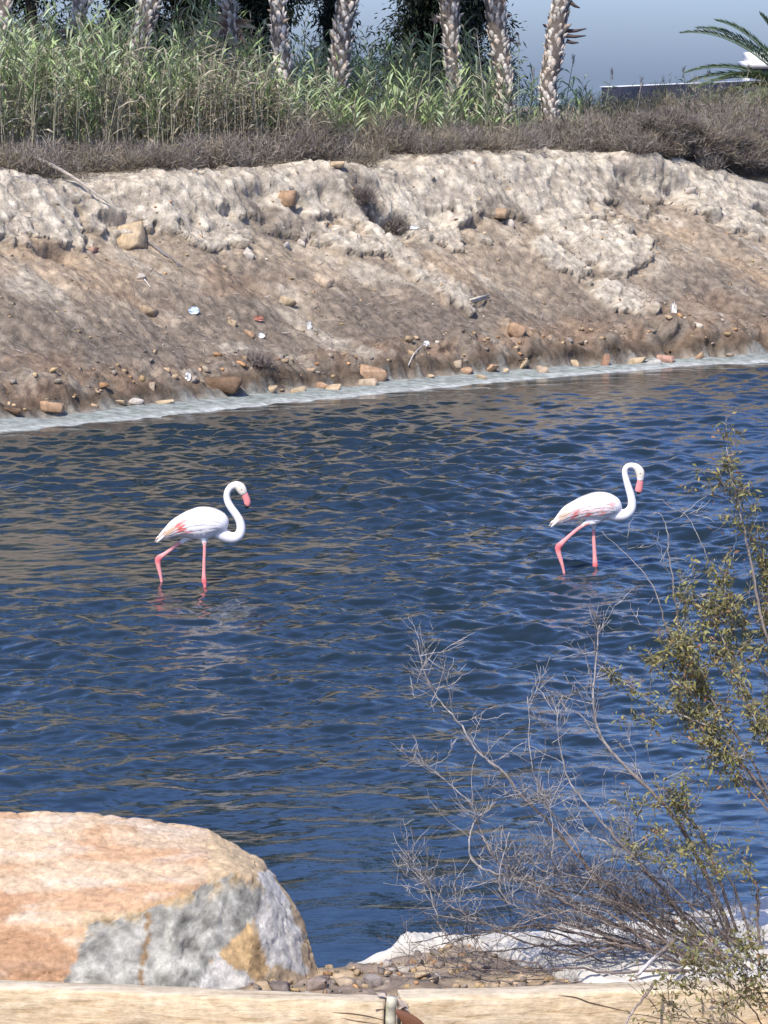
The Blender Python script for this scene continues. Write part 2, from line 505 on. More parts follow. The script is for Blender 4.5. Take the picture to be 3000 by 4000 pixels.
# the visible part of the bank as a search tree, to stand things on it
_sub = idx[len(tl):len(tl) + len(tc), len(nl) - 3:len(nl) + len(ncore) + 12]
_sq = np.stack([_sub[:-1, :-1], _sub[:-1, 1:], _sub[1:, 1:], _sub[1:, :-1]], -1).reshape(-1, 4)
_u, _inv = np.unique(_sq, return_inverse=True)
bvh = BVHTree.FromPolygons([tuple(v) for v in Vb[_u]], [tuple(q) for q in _inv.reshape(-1, 4)])
def hit(px, py):
    p, nrm, i, d = bvh.ray_cast(Vector((0, 0, H)), ray(px, py).normalized())
    if p is None:
        p = at_n(px, py, NC); nrm = Vector((0, -0.5, 0.8))
    if nrm.z < 0: nrm = -nrm
    return p, nrm
def drop(x, y):
    p, nrm, i, d = bvh.ray_cast(Vector((x, y, 30)), Vector((0, 0, -1)))
    return p.z if p else 4.0
def plateau_z(t, n):
    x, y = tn_xy(t, n)
    return drop(x, y)

# ================================================================== water
yr = [20.0]
while yr[-1] < 72: yr.append(yr[-1] * (1 + 0.00105))
while yr[-1] < 150: yr.append(yr[-1] * 1.05)
yr = np.concatenate([[14, 17, 19], yr])
g_in = np.linspace(-0.118, 0.118, 250)
g_mid = 0.118 + 0.0026 * np.arange(1, 61)
g_out = g_mid[-1] * 1.25 ** np.arange(1, 8)
gx = np.concatenate([-g_out[::-1], -g_mid[::-1], g_in, g_mid, g_out])
GX, GY = np.meshgrid(gx, yr, indexing='ij')
WX, WY = GX * GY, GY
cell = np.where(np.abs(GX) <= 0.119, 0.00105, 0.0022) * GY
edge_w = 1 - sstep(0.25, 0.275, np.abs(GX))
wr = np.random.default_rng(11)
hw = np.zeros_like(WX)
gust = 0.80 + 0.75 * fbm(WX * 0.16, WY * 0.07, 3, 3)
shelter = sstep(21.0, 29, WY + 0.6 * WX)                   # calmer close to the near shore
nw = 72
warp = [0.9 * perlin(WX * 0.35 + k * 7.7, WY * 0.35, k * 1.7) for k in range(4)]
for k in range(nw):
    lam = 0.10 * (1.4 / 0.10) ** (k / (nw - 1))
    th = R(98) + wr.normal() * R(50)                      # ripples run mostly up and down the picture
    a = 0.0275 * lam * (0.85 + 0.75 * sstep(26, 44, WY)) / 6.283 * (0.6 + 0.8 * wr.random()) * (1.2 if lam < 0.5 else 0.9) * sstep(2.2, 4.0, lam / cell)
    damp = np.clip(gust, 0.2, 1.6) * (0.38 + 0.62 * shelter if lam < 0.45 else 0.72 + 0.28 * shelter)
    ph = 2 * np.pi / lam * (np.cos(th) * WX + np.sin(th) * WY) + wr.random() * 6.28 + warp[k % 4]
    hw += a * damp * np.sin(ph)
_wt_, _wn_ = xy_tn(WX, WY)
WZ = edge_w * hw * np.where(WY < 74, 1, 0.2) * (0.15 + 0.85 * sstep(0.0, 1.8, np.interp(_wt_, _wt, _wn) - _wn_))
ni2, nj2 = WX.shape
iw = np.arange(ni2 * nj2).reshape(ni2, nj2)
Qw = np.stack([iw[:-1, :-1], iw[1:, :-1], iw[1:, 1:], iw[:-1, 1:]], -1).reshape(-1, 4)
m, t, b = mat_new('water', 0.03, 0.5)
b.inputs['Base Color'].default_value = (0.012, 0.021, 0.025, 1)
b.inputs['IOR'].default_value = 1.40
v = coords(t, (1, 1, 1), 'Object')
n1 = noise(t, coords(t, (1.0, 1.6, 1)), 9.0, 3, 0.55, 0.3)
n2 = noise(t, coords(t, (1.0, 1.5, 1)), 26.0, 2, 0.5)
ad = nn(t, 'ShaderNodeMath', operation='MULTIPLY_ADD'); ad.inputs[1].default_value = 0.35
t.links.new(n2, ad.inputs[0]); t.links.new(n1, ad.inputs[2])
bump(t, b, ad.outputs[0], 0.14, 0.02)
M['water'] = m
water = tag(link('water', mesh_np('water', np.stack([WX, WY, WZ], -1).reshape(-1, 3), Qw, None, True), m), kind='structure', label='rippled blue salt pond water')

# ================================================================== near shore ground
xs = np.concatenate([-3 - 0.4 * 1.35 ** np.arange(14, 0, -1), np.arange(-3.0, 3.4, 0.04), 3.4 + 0.4 * 1.35 ** np.arange(1, 15)])
ys = np.concatenate([[-400, -100, -30, -8, 0, 2, 4, 8, 12, 14, 15, 16, 17, 17.6, 18, 18.4], np.arange(18.6, 23.8, 0.04), [24, 24.5, 25, 26]])
SX, SY = np.meshgrid(xs, ys, indexing='ij')
_sh = [(-9, 21.2), (-1.6, 21.25), (-0.45, 21.25), (-0.15, 21.3), (0.0, 21.42), (0.27, 21.7), (1.1, 21.95), (1.5, 22.1), (1.95, 22.4), (2.6, 22.7), (4, 23.2), (12, 26)]
shore_y = np.interp(SX, [a for a, _ in _sh], [b for _, b in _sh]) + 0.05 * fbm(SX * 2.5, SX * 0, 3, 3)
ds = shore_y - SY
SZ = np.interp(ds, [-3, -0.6, 0, 0.35, 1.2, 2.2, 5, 20, 25], [-1.2, -0.30, 0.0, 0.10, 0.20, 0.24, 0.25, 3.8, 3.8])
SZ = SZ + sstep(-0.1, 0.3, ds) * (1 - sstep(4, 7, ds)) * (0.045 * fbm(SX * 3, SY * 3, 2, 4) + 0.03 * np.clip(0.5 - worley(SX * 9, SY * 9, 4)[0], 0, 1))
f1s, _, ids = worley(SX * 11, SY * 11, 6)
cs = np.zeros(SX.shape + (3,)) + np.array((0.27, 0.21, 0.16))
k1 = sstep(0.0, 0.5, fbm(SX * 2.2, SY * 2.2, 8, 4))[..., None]
cs = cs * (1 - k1) + np.array((0.46, 0.34, 0.21)) * k1
cs *= (0.7 + 0.6 * ids)[..., None]
idn = np.arange(SX.size).reshape(SX.shape)
Qn = np.stack([idn[:-1, :-1], idn[1:, :-1], idn[1:, 1:], idn[:-1, 1:]], -1).reshape(-1, 4)
tag(link('shore', mesh_np('shore', np.stack([SX, SY, SZ], -1).reshape(-1, 3), Qn, np.clip(cs, .03, .8).reshape(-1, 3), True), M['stone']), kind='structure', label='stony brown near shore')
def shore_z(x, y):
    i = np.argmin(abs(xs - x)); j = np.argmin(abs(ys - y))
    return SZ[i, j]

# ================================================================== buildings behind the bank
def box(acc, x0, x1, y0, y1, z0, z1, col=(1, 1, 1)):
    V = [(x0, y0, z0), (x1, y0, z0), (x1, y1, z0), (x0, y1, z0), (x0, y0, z1), (x1, y0, z1), (x1, y1, z1), (x0, y1, z1)]
    Q = [(0, 3, 2, 1), (4, 5, 6, 7), (0, 1, 5, 4), (1, 2, 6, 5), (2, 3, 7, 6), (3, 0, 4, 7)]
    acc.add(V, None, Q, col)
M['shed'] = mat_plain('dark_cladding', (0.030, 0.031, 0.052), 0.6, 0.3, 0.15, 2.0)
M['white_wall'] = mat_plain('white_render', (0.78, 0.77, 0.74), 0.8, 0.2, 0.05, 3.0)
M['pale_trim'] = mat_plain('pale_trim', (0.75, 0.77, 0.80), 0.5, 0.3, 0.05, 3.0)
M['pane'] = mat_plain('window_glass', (0.03, 0.035, 0.045), 0.15, 0.5, 0.05, 3.0)

a0 = at(2385, 338, 112); a1 = at(2960, 314, 122)
L = (a1 - a0).length * 1.25
shed = empty('shed', (a0.x, a0.y, 3.8))
shed.rotation_euler.z = math.atan2(a1.y - a0.y, a1.x - a0.x)
tag(shed, 'long low dark blue shed with thin pale roof edge behind the scrub', 'shed')
hz = a0.z - 3.8
ac = Acc(); box(ac, 0, L, 0, 0.30, -0.3, hz - 0.026); w = ac.build('wall', M['shed'], shed)
for q in range(7):
    ac = Acc(); box(ac, q * L / 7 + 0.02, (q + 1) * L / 7 - 0.02, -0.025, -0.004, -0.2, hz - 0.06); ac.build('panel', M['shed'], shed)
ac = Acc(); box(ac, -0.03, L + 0.03, -0.03, 0.34, hz - 0.022, hz); ac.build('roof', M['pale_trim'], shed)
shed.rotation_euler.y = -math.atan2(a1.z - a0.z, (a1 - a0).length)

p = at(2912, 300, 128)
hs = empty('house', (p.x, p.y, 3.8))
tag(hs, 'white flat roofed house showing behind the young palm at right edge', 'house')
zz = lambda py: at(2912, py, 128).z - 3.8
sx = 128 / FPX
ac = Acc(); box(ac, 0.1, 9, 0, 2.5, -0.3, zz(243)); ac.build('wall', M['white_wall'], hs)
ac = Acc(); box(ac, 0.0, 9.2, -0.5, 2.7, zz(262), zz(238) - 0.004); ac.build('balcony_slab', M['white_wall'], hs)
ac = Acc(); box(ac, 0.12, 8, 0.05, 2.2, zz(238), zz(203)); ac.build('roof_room', M['white_wall'], hs)
for q in range(4):
    ac = Acc(); box(ac, 0.28 + q * 0.95, 0.28 + q * 0.95 + 0.62, -0.06, -0.003, zz(296), zz(268)); wn = ac.build('window', M['pane'], hs)
    ac = Acc(); box(ac, 0.25 + q * 0.95, 0.28 + q * 0.95 - 0.004, -0.09, -0.003, zz(298), zz(266)); ac.build('frame', M['white_wall'], wn)

# ================================================================== dark trees beyond the palms
def tree(px, py, n, height, rad, seed, label, lean=0.0, dens=1.0, clusters=46):
    g = np.random.default_rng(seed)
    b = at_n(px, 560, n); bz = 3.9
    root = empty('evergreen_tree', (b.x, b.y, bz))
    tag(root, label, 'tree', 'dark evergreen trees beyond the palms')
    tr = Acc()
    P = np.array([(lean * s * s + 0.12 * math.sin(5 * s + seed), 0.1 * math.cos(4 * s + seed), height * s * 0.95) for s in np.linspace(0, 1, 9)])
    P[0, 2] = -0.3
    tr.tube(P, np.linspace(0.16, 0.03, 9), 7, (0.05, 0.042, 0.038))
    cen = []
    for q in range(clusters):
        s = 0.07 + 0.93 * (q + g.random()) / clusters
        bp = np.array([np.interp(s, np.linspace(0, 1, 9), P[:, k]) for k in range(3)])
        ang = g.random() * 6.28
        ll = rad * (0.35 + 0.75 * g.random()) * (1.0 - 0.55 * max(0, s - 0.5) * 2) * (0.6 + 0.4 * min(1, s * 5))
        e = bp + np.array([math.cos(ang) * ll, math.sin(ang) * ll * 0.8, ll * (0.35 - 0.5 * g.random())])
        mid = (bp + e) / 2 + np.array([0, 0, 0.15 * ll])
        tr.tube(np.array([bp, mid, e]), [0.04, 0.028, 0.012], 4, (0.05, 0.042, 0.038))
        for w in (0.5, 0.8, 1.0):
            cen.append(bp * (1 - w) + e * w + g.normal(size=3) * 0.15)
    tr.build('trunk', M['bark'], root)
    cr = Acc()
    for c in cen:
        k = int(g.integers(120, 230) * dens * (1.0 if c[2] < 4.6 else 0.45))
        off = g.normal(size=(k, 3)) * np.array([0.20, 0.20, 0.19]) * min(1.0, .5 + .5 * rad) * (0.7 + 0.6 * g.random())
        D = off * 0.8 + np.array([0, 0, -0.15]) + g.normal(size=(k, 3)) * 0.22
        colk = np.array((0.013, 0.021, 0.012)) * (0.55 + 0.9 * g.random()) * (0.7 + 0.6 * g.random((k, 1)))
        colk = colk + (g.random((k, 1)) < 0.06) * np.array((0.03, 0.035, 0.01))
        cr.leaves(c + off, D, rnd_dirs(k, g), g.uniform(0.08, 0.18, k), g.uniform(0.025, 0.055, k), colk, 0.25)
    cr.build('crown', M['leaf'], root)
    return root
tree(140, 0, 14.0, 9.5, 0.95, 21, 'dark tree between the two leftmost palm trunks', clusters=32, dens=0.8)
tree(500, 0, 15.0, 10.5, 0.36, 22, 'dark slender tree just left of the leaning palm trunk', clusters=36)
tree(720, 0, 14.0, 11.0, 1.45, 23, 'dense black green tree left of the palm with the dead frond star', clusters=74, dens=1.5)
tree(960, 0, 15.0, 10.0, 1.15, 24, 'dense black green tree behind the palm with the dead frond star', clusters=66, dens=1.5)
tree(1262, 0, 16.0, 9.0, 0.42, 25, 'thin dark tree in the sky gap between the fifth and sixth palms', clusters=30, dens=0.9)
tree(1610, 0, 14.0, 11.0, 1.2, 26, 'broad dark tree right of the thick sixth palm trunk', clusters=70, dens=1.5)
tree(1800, 0, 15.0, 10.5, 0.9, 27, 'dark tree behind the two palms near the open sky', clusters=54, dens=1.4)
tree(-140, 0, 15.0, 10.0, 1.2, 28, 'dark tree at the left edge behind the reeds', clusters=50)

# ================================================================== date palms
def frond(acc, base, d, L, droop, col, n=26, w=0.55, tw=0.0, g=rng, lw=0.045):
    d = np.array(d, float); d /= np.linalg.norm(d)
    s = np.linspace(0, 1, 12)
    P = np.array(base)[None] + d[None] * (s * L)[:, None] + np.array([0, 0, -1.0])[None] * (droop * L * s ** 2)[:, None]
    acc.tube(P, np.linspace(0.028, 0.006, 12), 4, np.asarray(col) * 1.1)
    side = np.cross(d, [0, 0, 1.0]); side /= np.linalg.norm(side) + 1e-9
    ss = np.linspace(0.14, 0.99, n)
    B = np.stack([np.interp(ss, s, P[:, k]) for k in range(3)], 1)
    T = np.gradient(P, axis=0); T = np.stack([np.interp(ss, s, T[:, k]) for k in range(3)], 1); T /= np.linalg.norm(T, axis=1, keepdims=True)
    U = np.cross(side[None], T)
    ll = w * np.sin(np.pi * (0.15 + 0.8 * ss)) ** 0.6 * (0.85 + 0.3 * g.random(n))
    for sg in (-1, 1):
        D = T * 0.75 + side[None] * sg * 0.75 + U * (0.30 + 0.2 * g.random((n, 1)))
        c = np.asarray(col) * (0.75 + 0.5 * g.random((n, 1)))
        acc.leaves(B, D, U, ll, lw, c, 0.18)

def palm(pts, n, width_px, height, seed, label, spikes=(), star=None, skirt=0.0):
    """pts: trunk centre line in photo pixels, top to bottom"""
    g = np.random.default_rng(seed)
    W = [np.array(at_n(px, py, n)) for px, py in pts][::-1]
    W = [np.array([v[0], np.mean([w[1] for w in W]), v[2]]) for v in W]
    bz = plateau_z(*xy_tn(W[0][0], W[0][1])) - 0.1
    base = np.array([W[0][0] + (W[0][0] - W[1][0]) * 0.3, W[0][1], min(bz, W[0][2] - 0.1)])
    topd = W[-1] - W[-2]; topd /= np.linalg.norm(topd); topd = topd * 0.5 + np.array([0, 0, 0.5]); topd /= np.linalg.norm(topd)
    zt = base[2] + height
    C = [base] + W + [W[-1] + topd * (zt - W[-1][2]) * 0.5 + np.array([0.05, 0, 0]), W[-1] + topd * (zt - W[-1][2])]
    C = catmull(C, 8)
    root = empty('palm_tree', base); tag(root, label, 'palm', 'date palms along the top of the bank')
    scale = FPX / W[0][1]
    r0 = width_px / scale / 2
    seg = np.concatenate([[0], np.cumsum(np.linalg.norm(np.diff(C, axis=0), axis=1))])
    rr = r0 * (0.86 + 0.10 * np.sin(seg * 2.2 + seed))
    tr = Acc(); tr.tube(C, rr * 0.92, 14, (0.15, 0.125, 0.105)); tr.build('trunk', M['bark'], root, True, base)
    # leaf bases in a spiral, tips leaning out
    lb = Acc()
    tot = seg[-1]; k = int(tot / 0.0125)
    ii = np.arange(k); ii = ii[g.random(k) > .18]; k = len(ii); s = np.clip(ii * 0.0125 + 0.02 + g.normal(size=k) * .022, .02, tot - .02); ang = ii * 2.39996 + seed + g.normal(size=k) * .28
    ctr = np.stack([np.interp(s, seg, C[:, q]) for q in range(3)], 1)
    Tn = np.gradient(C, axis=0); Tn = np.stack([np.interp(s, seg, Tn[:, q]) for q in range(3)], 1); Tn /= np.linalg.norm(Tn, axis=1, keepdims=True)
    rad = np.interp(s, seg, rr)
    A = np.cross(Tn, np.array([0, 1.0, 0.0])); A /= np.linalg.norm(A, axis=1, keepdims=True); B = np.cross(Tn, A)
    O = np.cos(ang)[:, None] * A + np.sin(ang)[:, None] * B
    Sd = np.cross(Tn, O)
    hh = g.uniform(0.05, 0.13, k)[:, None]; ww = g.uniform(0.03, 0.07, k)[:, None]
    jut = (g.uniform(0.02, 0.055, k) + (g.random(k) < 0.10) * g.uniform(0.03, 0.09, k))[:, None]
    c0 = ctr + O * rad[:, None] * 0.92
    Vv = np.stack([c0 - Tn * hh, c0 - Sd * ww, c0 + Sd * ww, c0 + Tn * hh * 0.8 + O * jut - Sd * ww * 0.55, c0 + Tn * hh * 0.8 + O * jut + Sd * ww * 0.55, c0 + Tn * hh * 0.5 + O * 0.002,
                   c0 + O * jut * 0.55 - Tn * hh * 0.2], 1).reshape(-1, 3)
    b0 = np.arange(k) * 7
    def tri(a_, b_, c_): return np.stack([b0 + a_, b0 + b_, b0 + c_], 1)
    Tt = np.concatenate([tri(0, 6, 1), tri(0, 2, 6), tri(1, 6, 3), tri(6, 4, 3), tri(6, 2, 4), tri(3, 4, 5), tri(1, 3, 5), tri(2, 5, 4)])
    cc = np.array((0.56, 0.51, 0.445)) * (0.55 + 0.6 * g.random((k, 1))) * np.array((1, 1, 1)) + (g.random((k, 1)) < 0.25) * np.array((0.05, 0.0, -0.03))
    lb.add(Vv, Tt, None, np.repeat(cc, 7, 0)); o = lb.build('leaf_bases', M['bark'], root, False, base); tag(o, kind='stuff')
    # stubs that stick out
    for (px, py, dx, dz_, ln) in spikes:
        q = np.array(at_n(px, py, n)); q[1] = W[0][1]
        st = Acc(); e = q + np.array([dx, -0.05, dz_]) * ln
        st.tube(np.array([q, (q + e) / 2 + [0, 0, -0.02], e]), [0.05, 0.035, 0.012], 5, (0.10, 0.075, 0.07)); st.build('leaf_stub', M['bark'], root, False, base)
    if star:
        q = np.array(at_n(star[0], star[1], n)); q[1] = W[0][1] - 0.05
        for j in range(17):
            an = j / 17 * 6.28 + g.normal() * 0.15; ln = g.uniform(0.30, 0.62)
            d = np.array([math.cos(an), -0.6 * abs(math.sin(an * 1.7)) - 0.15, math.sin(an) * 0.8 - 0.12])
            st = Acc(); e = q + d * ln
            cl = [(0.52, 0.45, 0.36), (0.34, 0.24, 0.18), (0.24, 0.15, 0.12)][j % 3]
            m_ = q + d * ln * 0.5
            st.leaves(np.array([q, q + [0, .02, 0]]), np.array([e - q, e - q]), np.array([[0, 1.0, 0.2], [0.2, 0.2, 1.0]]), ln, 0.11, cl, 0.15)
            st.build('dead_frond', M['leaf'], root, False, base)
    top = C[-1]
    for j in range(26):
        an = j * 2.39996; el = 0.95 - 1.35 * j / 26
        fr = Acc(); frond(fr, top, (math.cos(an) * math.cos(el), math.sin(an) * math.cos(el), math.sin(el)), g.uniform(2.0, 2.6), 0.35 + 0.012 * j, (0.09, 0.135, 0.06), 22, 0.42, g=g)
        fr.build('frond', M['leaf'], root, False, base)
    return root
palm([(20, -20), (14, 80), (0, 190), (-6, 330)], 9.4, 62, 6.6, 1, 'palm trunk cut off by the left edge of the photo')
palm([(318, -20), (306, 90), (312, 200), (316, 330)], 10.2, 62, 6.8, 2, 'slender palm trunk, second from the left, with a brown spiky skirt', star=(318, 125))
palm([(592, -20), (572, 70), (540, 170), (525, 280), (520, 400)], 9.0, 92, 6.4, 3, 'third palm trunk from the left, leaning right with reeds around it')
palm([(893, -20), (896, 50), (905, 110), (905, 210), (900, 330)], 9.8, 68, 6.2, 4, 'palm trunk with a star of dead pale fronds, fourth from the left', star=(905, 95))
palm([(1085, -20), (1090, 100), (1100, 220), (1115, 330), (1122, 430)], 8.6, 80, 6.9, 5, 'fifth palm trunk from the left, upright beside the first sky gap')
palm([(1362, -20), (1340, 90), (1335, 190), (1322, 280), (1318, 360)], 9.0, 100, 6.5, 6, 'thick pale palm trunk in the middle, leaning slightly right at top')
palm([(1758, -20), (1758, 80), (1765, 180), (1770, 290), (1772, 400)], 8.6, 84, 7.1, 7, 'palm trunk in front of the broad dark tree, third from the right', spikes=((1715, 80, -1, .15, .2),))
palm([(1932, -20), (1940, 90), (1955, 200), (1968, 300), (1975, 420)], 8.4, 84, 6.3, 8, 'palm trunk second from the right, its right side against open sky', spikes=((1985, 150, 1, -.3, .16), (1980, 60, 1, .1, .1)))
palm([(2196, -20), (2180, 60), (2170, 140), (2160, 230), (2142, 330), (2150, 440), (2156, 520)], 7.6, 84, 6.7, 9, 'rightmost palm trunk standing alone against the sky with two stubs',
     spikes=((2210, 122, 1, .12, .42), (2205, 140, 1, .0, .44), (2210, 160, 1, -.15, .26), (2225, 10, 1, -.6, .2), (2140, 100, -1, .3, .1)))

# young palm at the right edge
g = np.random.default_rng(91)
b = np.array(at(3120, 470, 88)); b[2] = 3.95
yp = empty('young_palm', b); tag(yp, 'young feathery green palm at the right edge in front of white house', 'palm')
tr = Acc(); tr.tube([b, b + [0, 0, .5], b + [0.02, 0, 0.9]], [.2, .22, .16], 9, (.2, .16, .12)); tr.build('trunk', M['bark'], yp, True, b)
for j, (tx, ty, dr, dy_) in enumerate([(2655, 130, .55, -.2), (2675, 285, .5, -.2), (2720, 345, .55, -.5), (2800, 80, .5, .3), (2970, 55, .4, .1), (2790, 400, .6, .3), (3090, 40, .3, -.2), (3180, 90, .3, .2),
                                       (3300, 150, .4, -.3), (3380, 260, .5, .3), (3330, 350, .6, -.4), (3120, 300, .7, -1), (2890, 420, .6, -.6), (2730, 110, .55, .6), (2960, 380, .6, -.9), (3240, 60, .3, .7), (2690, 325, .5, .4), (2750, 405, .55, -.3), (2800, 310, .5, -.7), (2860, 365, .55, .5), (2940, 440, .6, .2)]):
    e = np.array(at(tx, ty, 88)); e[1] += dy_; cb = b + [0, 0, 0.95]
    L = np.linalg.norm(e - cb) * 1.06
    d = (e - cb + np.array([0, 0, dr * L]))
    L2 = np.linalg.norm(d)
    fr = Acc(); frond(fr, cb, d, L2, dr * L / L2, (0.18, 0.25, 0.14), 70, 0.48, g=g, lw=0.075); fr.build('frond', M['leaf'], yp, False, b)

# ================================================================== reeds behind the crest
g = np.random.default_rng(31)
def reed(acc, x, y, z, h, g, dry=False, leafy=1.0):
    lean = g.normal(size=2) * 0.11
    s = np.linspace(0, 1, 6)
    P = np.stack([x + lean[0] * h * s ** 1.5, y + lean[1] * h * s ** 1.5, z + h * s], 1)
    stem = np.array((0.55, 0.49, 0.36)) if dry or g.random() < 0.45 else np.array((0.27, 0.33, 0.17))
    acc.tube(P, np.linspace(0.012, 0.004, 6), 3, stem * g.uniform(.7, 1.2), cap=False)
    k = int((12 + g.integers(0, 8)) * leafy)
    if k < 1: return
    ss = np.linspace(0.12 if not dry else 0.05, 0.99, k) ** 0.85
    B = np.stack([np.interp(ss, s, P[:, q]) for q in range(3)], 1)
    az = g.random() * 3.14 + np.arange(k) * math.pi + g.normal(size=k) * 0.5
    D = np.stack([np.cos(az), np.sin(az), 1.1 + 0.8 * g.random(k)], 1)
    if dry:
        c = np.array((0.50, 0.44, 0.33)) * g.uniform(0.6, 1.2, (k, 1)); D[:, 2] -= 0.9
    else:
        gr = np.array((0.33, 0.42, 0.18)) if g.random() < 0.6 else np.array((0.43, 0.50, 0.30))
        c = gr * g.uniform(0.65, 1.35, (k, 1))
        mixl = (ss < 0.5)[:, None] * (g.random((k, 1)) < 0.6) | (g.random((k, 1)) < .16)
        c = np.where(mixl, np.array((0.45, 0.41, 0.29)) * g.uniform(.7, 1.1, (k, 1)), c)
    acc.leaves(B, D, rnd_dirs(k, g) * 0.4 + np.array([0, 0, 1.0]), g.uniform(0.38, 0.68, k), g.uniform(0.032, 0.055, k), c, 0.36)
# height of the reed tops along the picture, from the photograph
_rx = [-500, 0, 120, 220, 330, 430, 560, 700, 800, 900, 1000, 1060, 1150, 1260, 1380, 1480, 1560, 1660, 1760, 1850, 1950, 2050, 2130, 2250, 2350, 2450]
_ry = [110, 110, 170, 120, 210, 130, 150, 150, 110, 200, 150, 230, 260, 230, 300, 230, 250, 270, 300, 230, 260, 330, 350, 380, 400, 430]
bed = Acc()
for q in range(1450):
    px = g.uniform(-420, 2300)
    if px > 1450 and g.random() < 0.35: continue
    if px > 2000 and g.random() < 0.6: continue
    n = g.uniform(7.0, 12.0)
    ty = np.interp(px, _rx, _ry) + abs(g.normal()) * 85 - 70 + (n < 8) * 45 + 130 * float(perlin(px * .011, n * .8, 4.4))
    if px > 560 and n < 9.2: ty += 55 + 110 * g.random()
    tp = at_n(px, ty, n)
    z = 3.95
    h = max(0.5, tp.z - z)
    reed(bed, tp.x, tp.y, z, h, g, g.random() < (0.22 if px > 700 and px < 1060 else 0.10))
# dry leafless canes, thick in front of the star palm
for q in range(260):
    px = g.uniform(-300, 1250) if g.random() < 0.5 else g.normal(930, 120)
    n = g.uniform(6.7, 8.2)
    tp = at_n(px, np.interp(px, _rx, _ry) + 60 + abs(g.normal()) * 110, n)
    reed(bed, tp.x, tp.y, 3.9, max(0.5, tp.z - 3.9), g, True, 0.35)
tag(bed.build('reed_bed', M['reed'], None), 'dense bed of tall green and straw reeds below the palms', 'reeds', kind='stuff')
singles = [(2025, 155, 7.4, 'tall reed with drooping plume between the two rightmost palms'), (2085, 285, 7.5, 'short bright reed just left of the rightmost palm'),
           (2240, 235, 7.6, 'thin reed with a pointed tip right of the rightmost palm'), (2390, 290, 7.8, 'small reed tip left end of the dark shed'), (2505, 320, 7.4, 'pale dry cane standing before the dark shed'),
           (2670, 280, 7.4, 'reed with dark plume rising over the shed roof edge'), (2770, 275, 7.4, 'green reed leaning near the young palm'), (2925, 270, 7.5, 'upright green reed in front of the young palm'),
           (1700, 70, 8.0, 'tall bent reed beside the broad dark tree'), (1862, 125, 7.8, 'dry reed cane between the third and second palms from the right')]
for px, py, n, lab in singles:
    tp = at_n(px, py, n); z = 3.85
    ro = empty('reed', (tp.x, tp.y, z)); tag(ro, lab, 'reed', 'single reeds against the sky')
    h = tp.z - z
    st = Acc(); s = np.linspace(0, 1, 7); ln = g.normal() * 0.12
    P = np.stack([-ln * h * (1 - s ** 1.4), 0 * s, h * s], 1); P -= P[0] * np.array([1, 0, 0]); P[:, 0] -= P[-1, 0]
    dry = 'dry' in lab
    st.tube(P, np.linspace(0.016, 0.006, 7), 4, (0.50, 0.45, 0.36) if dry else (0.33, 0.36, 0.24)); st.build('stem', M['reed'], ro)
    if not dry:
        for j in range(9):
            f = 0.3 + 0.62 * j / 9
            lf = Acc(); bpt = np.array([[np.interp(f, s, P[:, c]) for c in range(3)]])
            d = np.array([[(1 if j % 2 else -1) * 0.75, g.normal() * 0.3, 0.9]])
            lf.leaves(bpt, d, np.array([[0.1, -1.0, 0.5]]), g.uniform(.26, .42), .036, np.array((.19, .24, .13)) * g.uniform(.7, 1.2), .5); lf.build('leaf', M['reed'], ro)
    pl = Acc(); k = 26
    pl.leaves(P[-1] + np.stack([g.normal(size=k) * .008, g.normal(size=k) * .008, g.uniform(-.16, .06, k)], 1), np.stack([g.normal(size=k) * .35, g.normal(size=k) * .35, np.ones(k)], 1), rnd_dirs(k, g), .12, .014,
              np.array((.20, .165, .15)) * g.uniform(.7, 1.3, (k, 1)), 0.1)
    tag(pl.build('plume', M['reed'], ro), kind='stuff')

# ================================================================== dry scrub on the crest
g = np.random.default_rng(41)
scr = Acc()
def shrub(acc, x, y, z, h, w, k, g, tone):
    D = np.stack([g.normal(size=k) * 0.75, g.normal(size=k) * 0.75, 0.35 + g.random(k)], 1); D /= np.linalg.norm(D, axis=1, keepdims=True)
    r = g.random(k) ** 0.6
    C = np.array([x, y, z])[None] + np.stack([D[:, 0] * w * r, D[:, 1] * w * r, D[:, 2] * h * r * 0.85], 1)
    D2 = D * 0.6 + g.normal(size=(k, 3)) * 0.6 + np.array([0, 0, 0.3])
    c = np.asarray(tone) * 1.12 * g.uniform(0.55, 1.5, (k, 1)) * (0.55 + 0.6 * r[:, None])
    acc.blades(C, D2, rnd_dirs(k, g), g.uniform(0.08, 0.24, k), g.uniform(0.006, 0.015, k), c)
_sx = [-500, 0, 300, 620, 900, 1300, 1500, 1800, 2100, 2300, 2600, 2800, 3000, 3500]
_sy = [575, 570, 560, 575, 530, 470, 450, 470, 465, 415, 375, 355, 350, 350]
tones = [(0.195, 0.168, 0.143), (0.215, 0.182, 0.148), (0.170, 0.152, 0.137), (0.20, 0.165, 0.115)]
for q in range(620):
    px = g.uniform(-420, 3420)
    d = g.random()
    n = NC + 0.05 + 3.2 * d
    p = at_n(px, 600, n); t_, _ = xy_tn(p.x, p.y)
    cn = n
    z = plateau_z(t_, cn)
    x, y = tn_xy(t_, cn)
    topz = at_n(px, np.interp(px, _sx, _sy), n).z
    h = np.clip((topz - z) * (1.55 if px < 1300 else 1.1) * (0.75 + 0.6 * d) * g.uniform(0.75, 1.3), 0.3, 2.0)
    tone = np.array(tones[g.integers(0, 4)])
    if d > 0.6: tone = tone * 0.45 + np.array((0.16, 0.165, 0.07)) * 0.55
    shrub(scr, x, y, z - 0.05, h, 0.42 + 0.15 * g.random(), 390, g, tone)
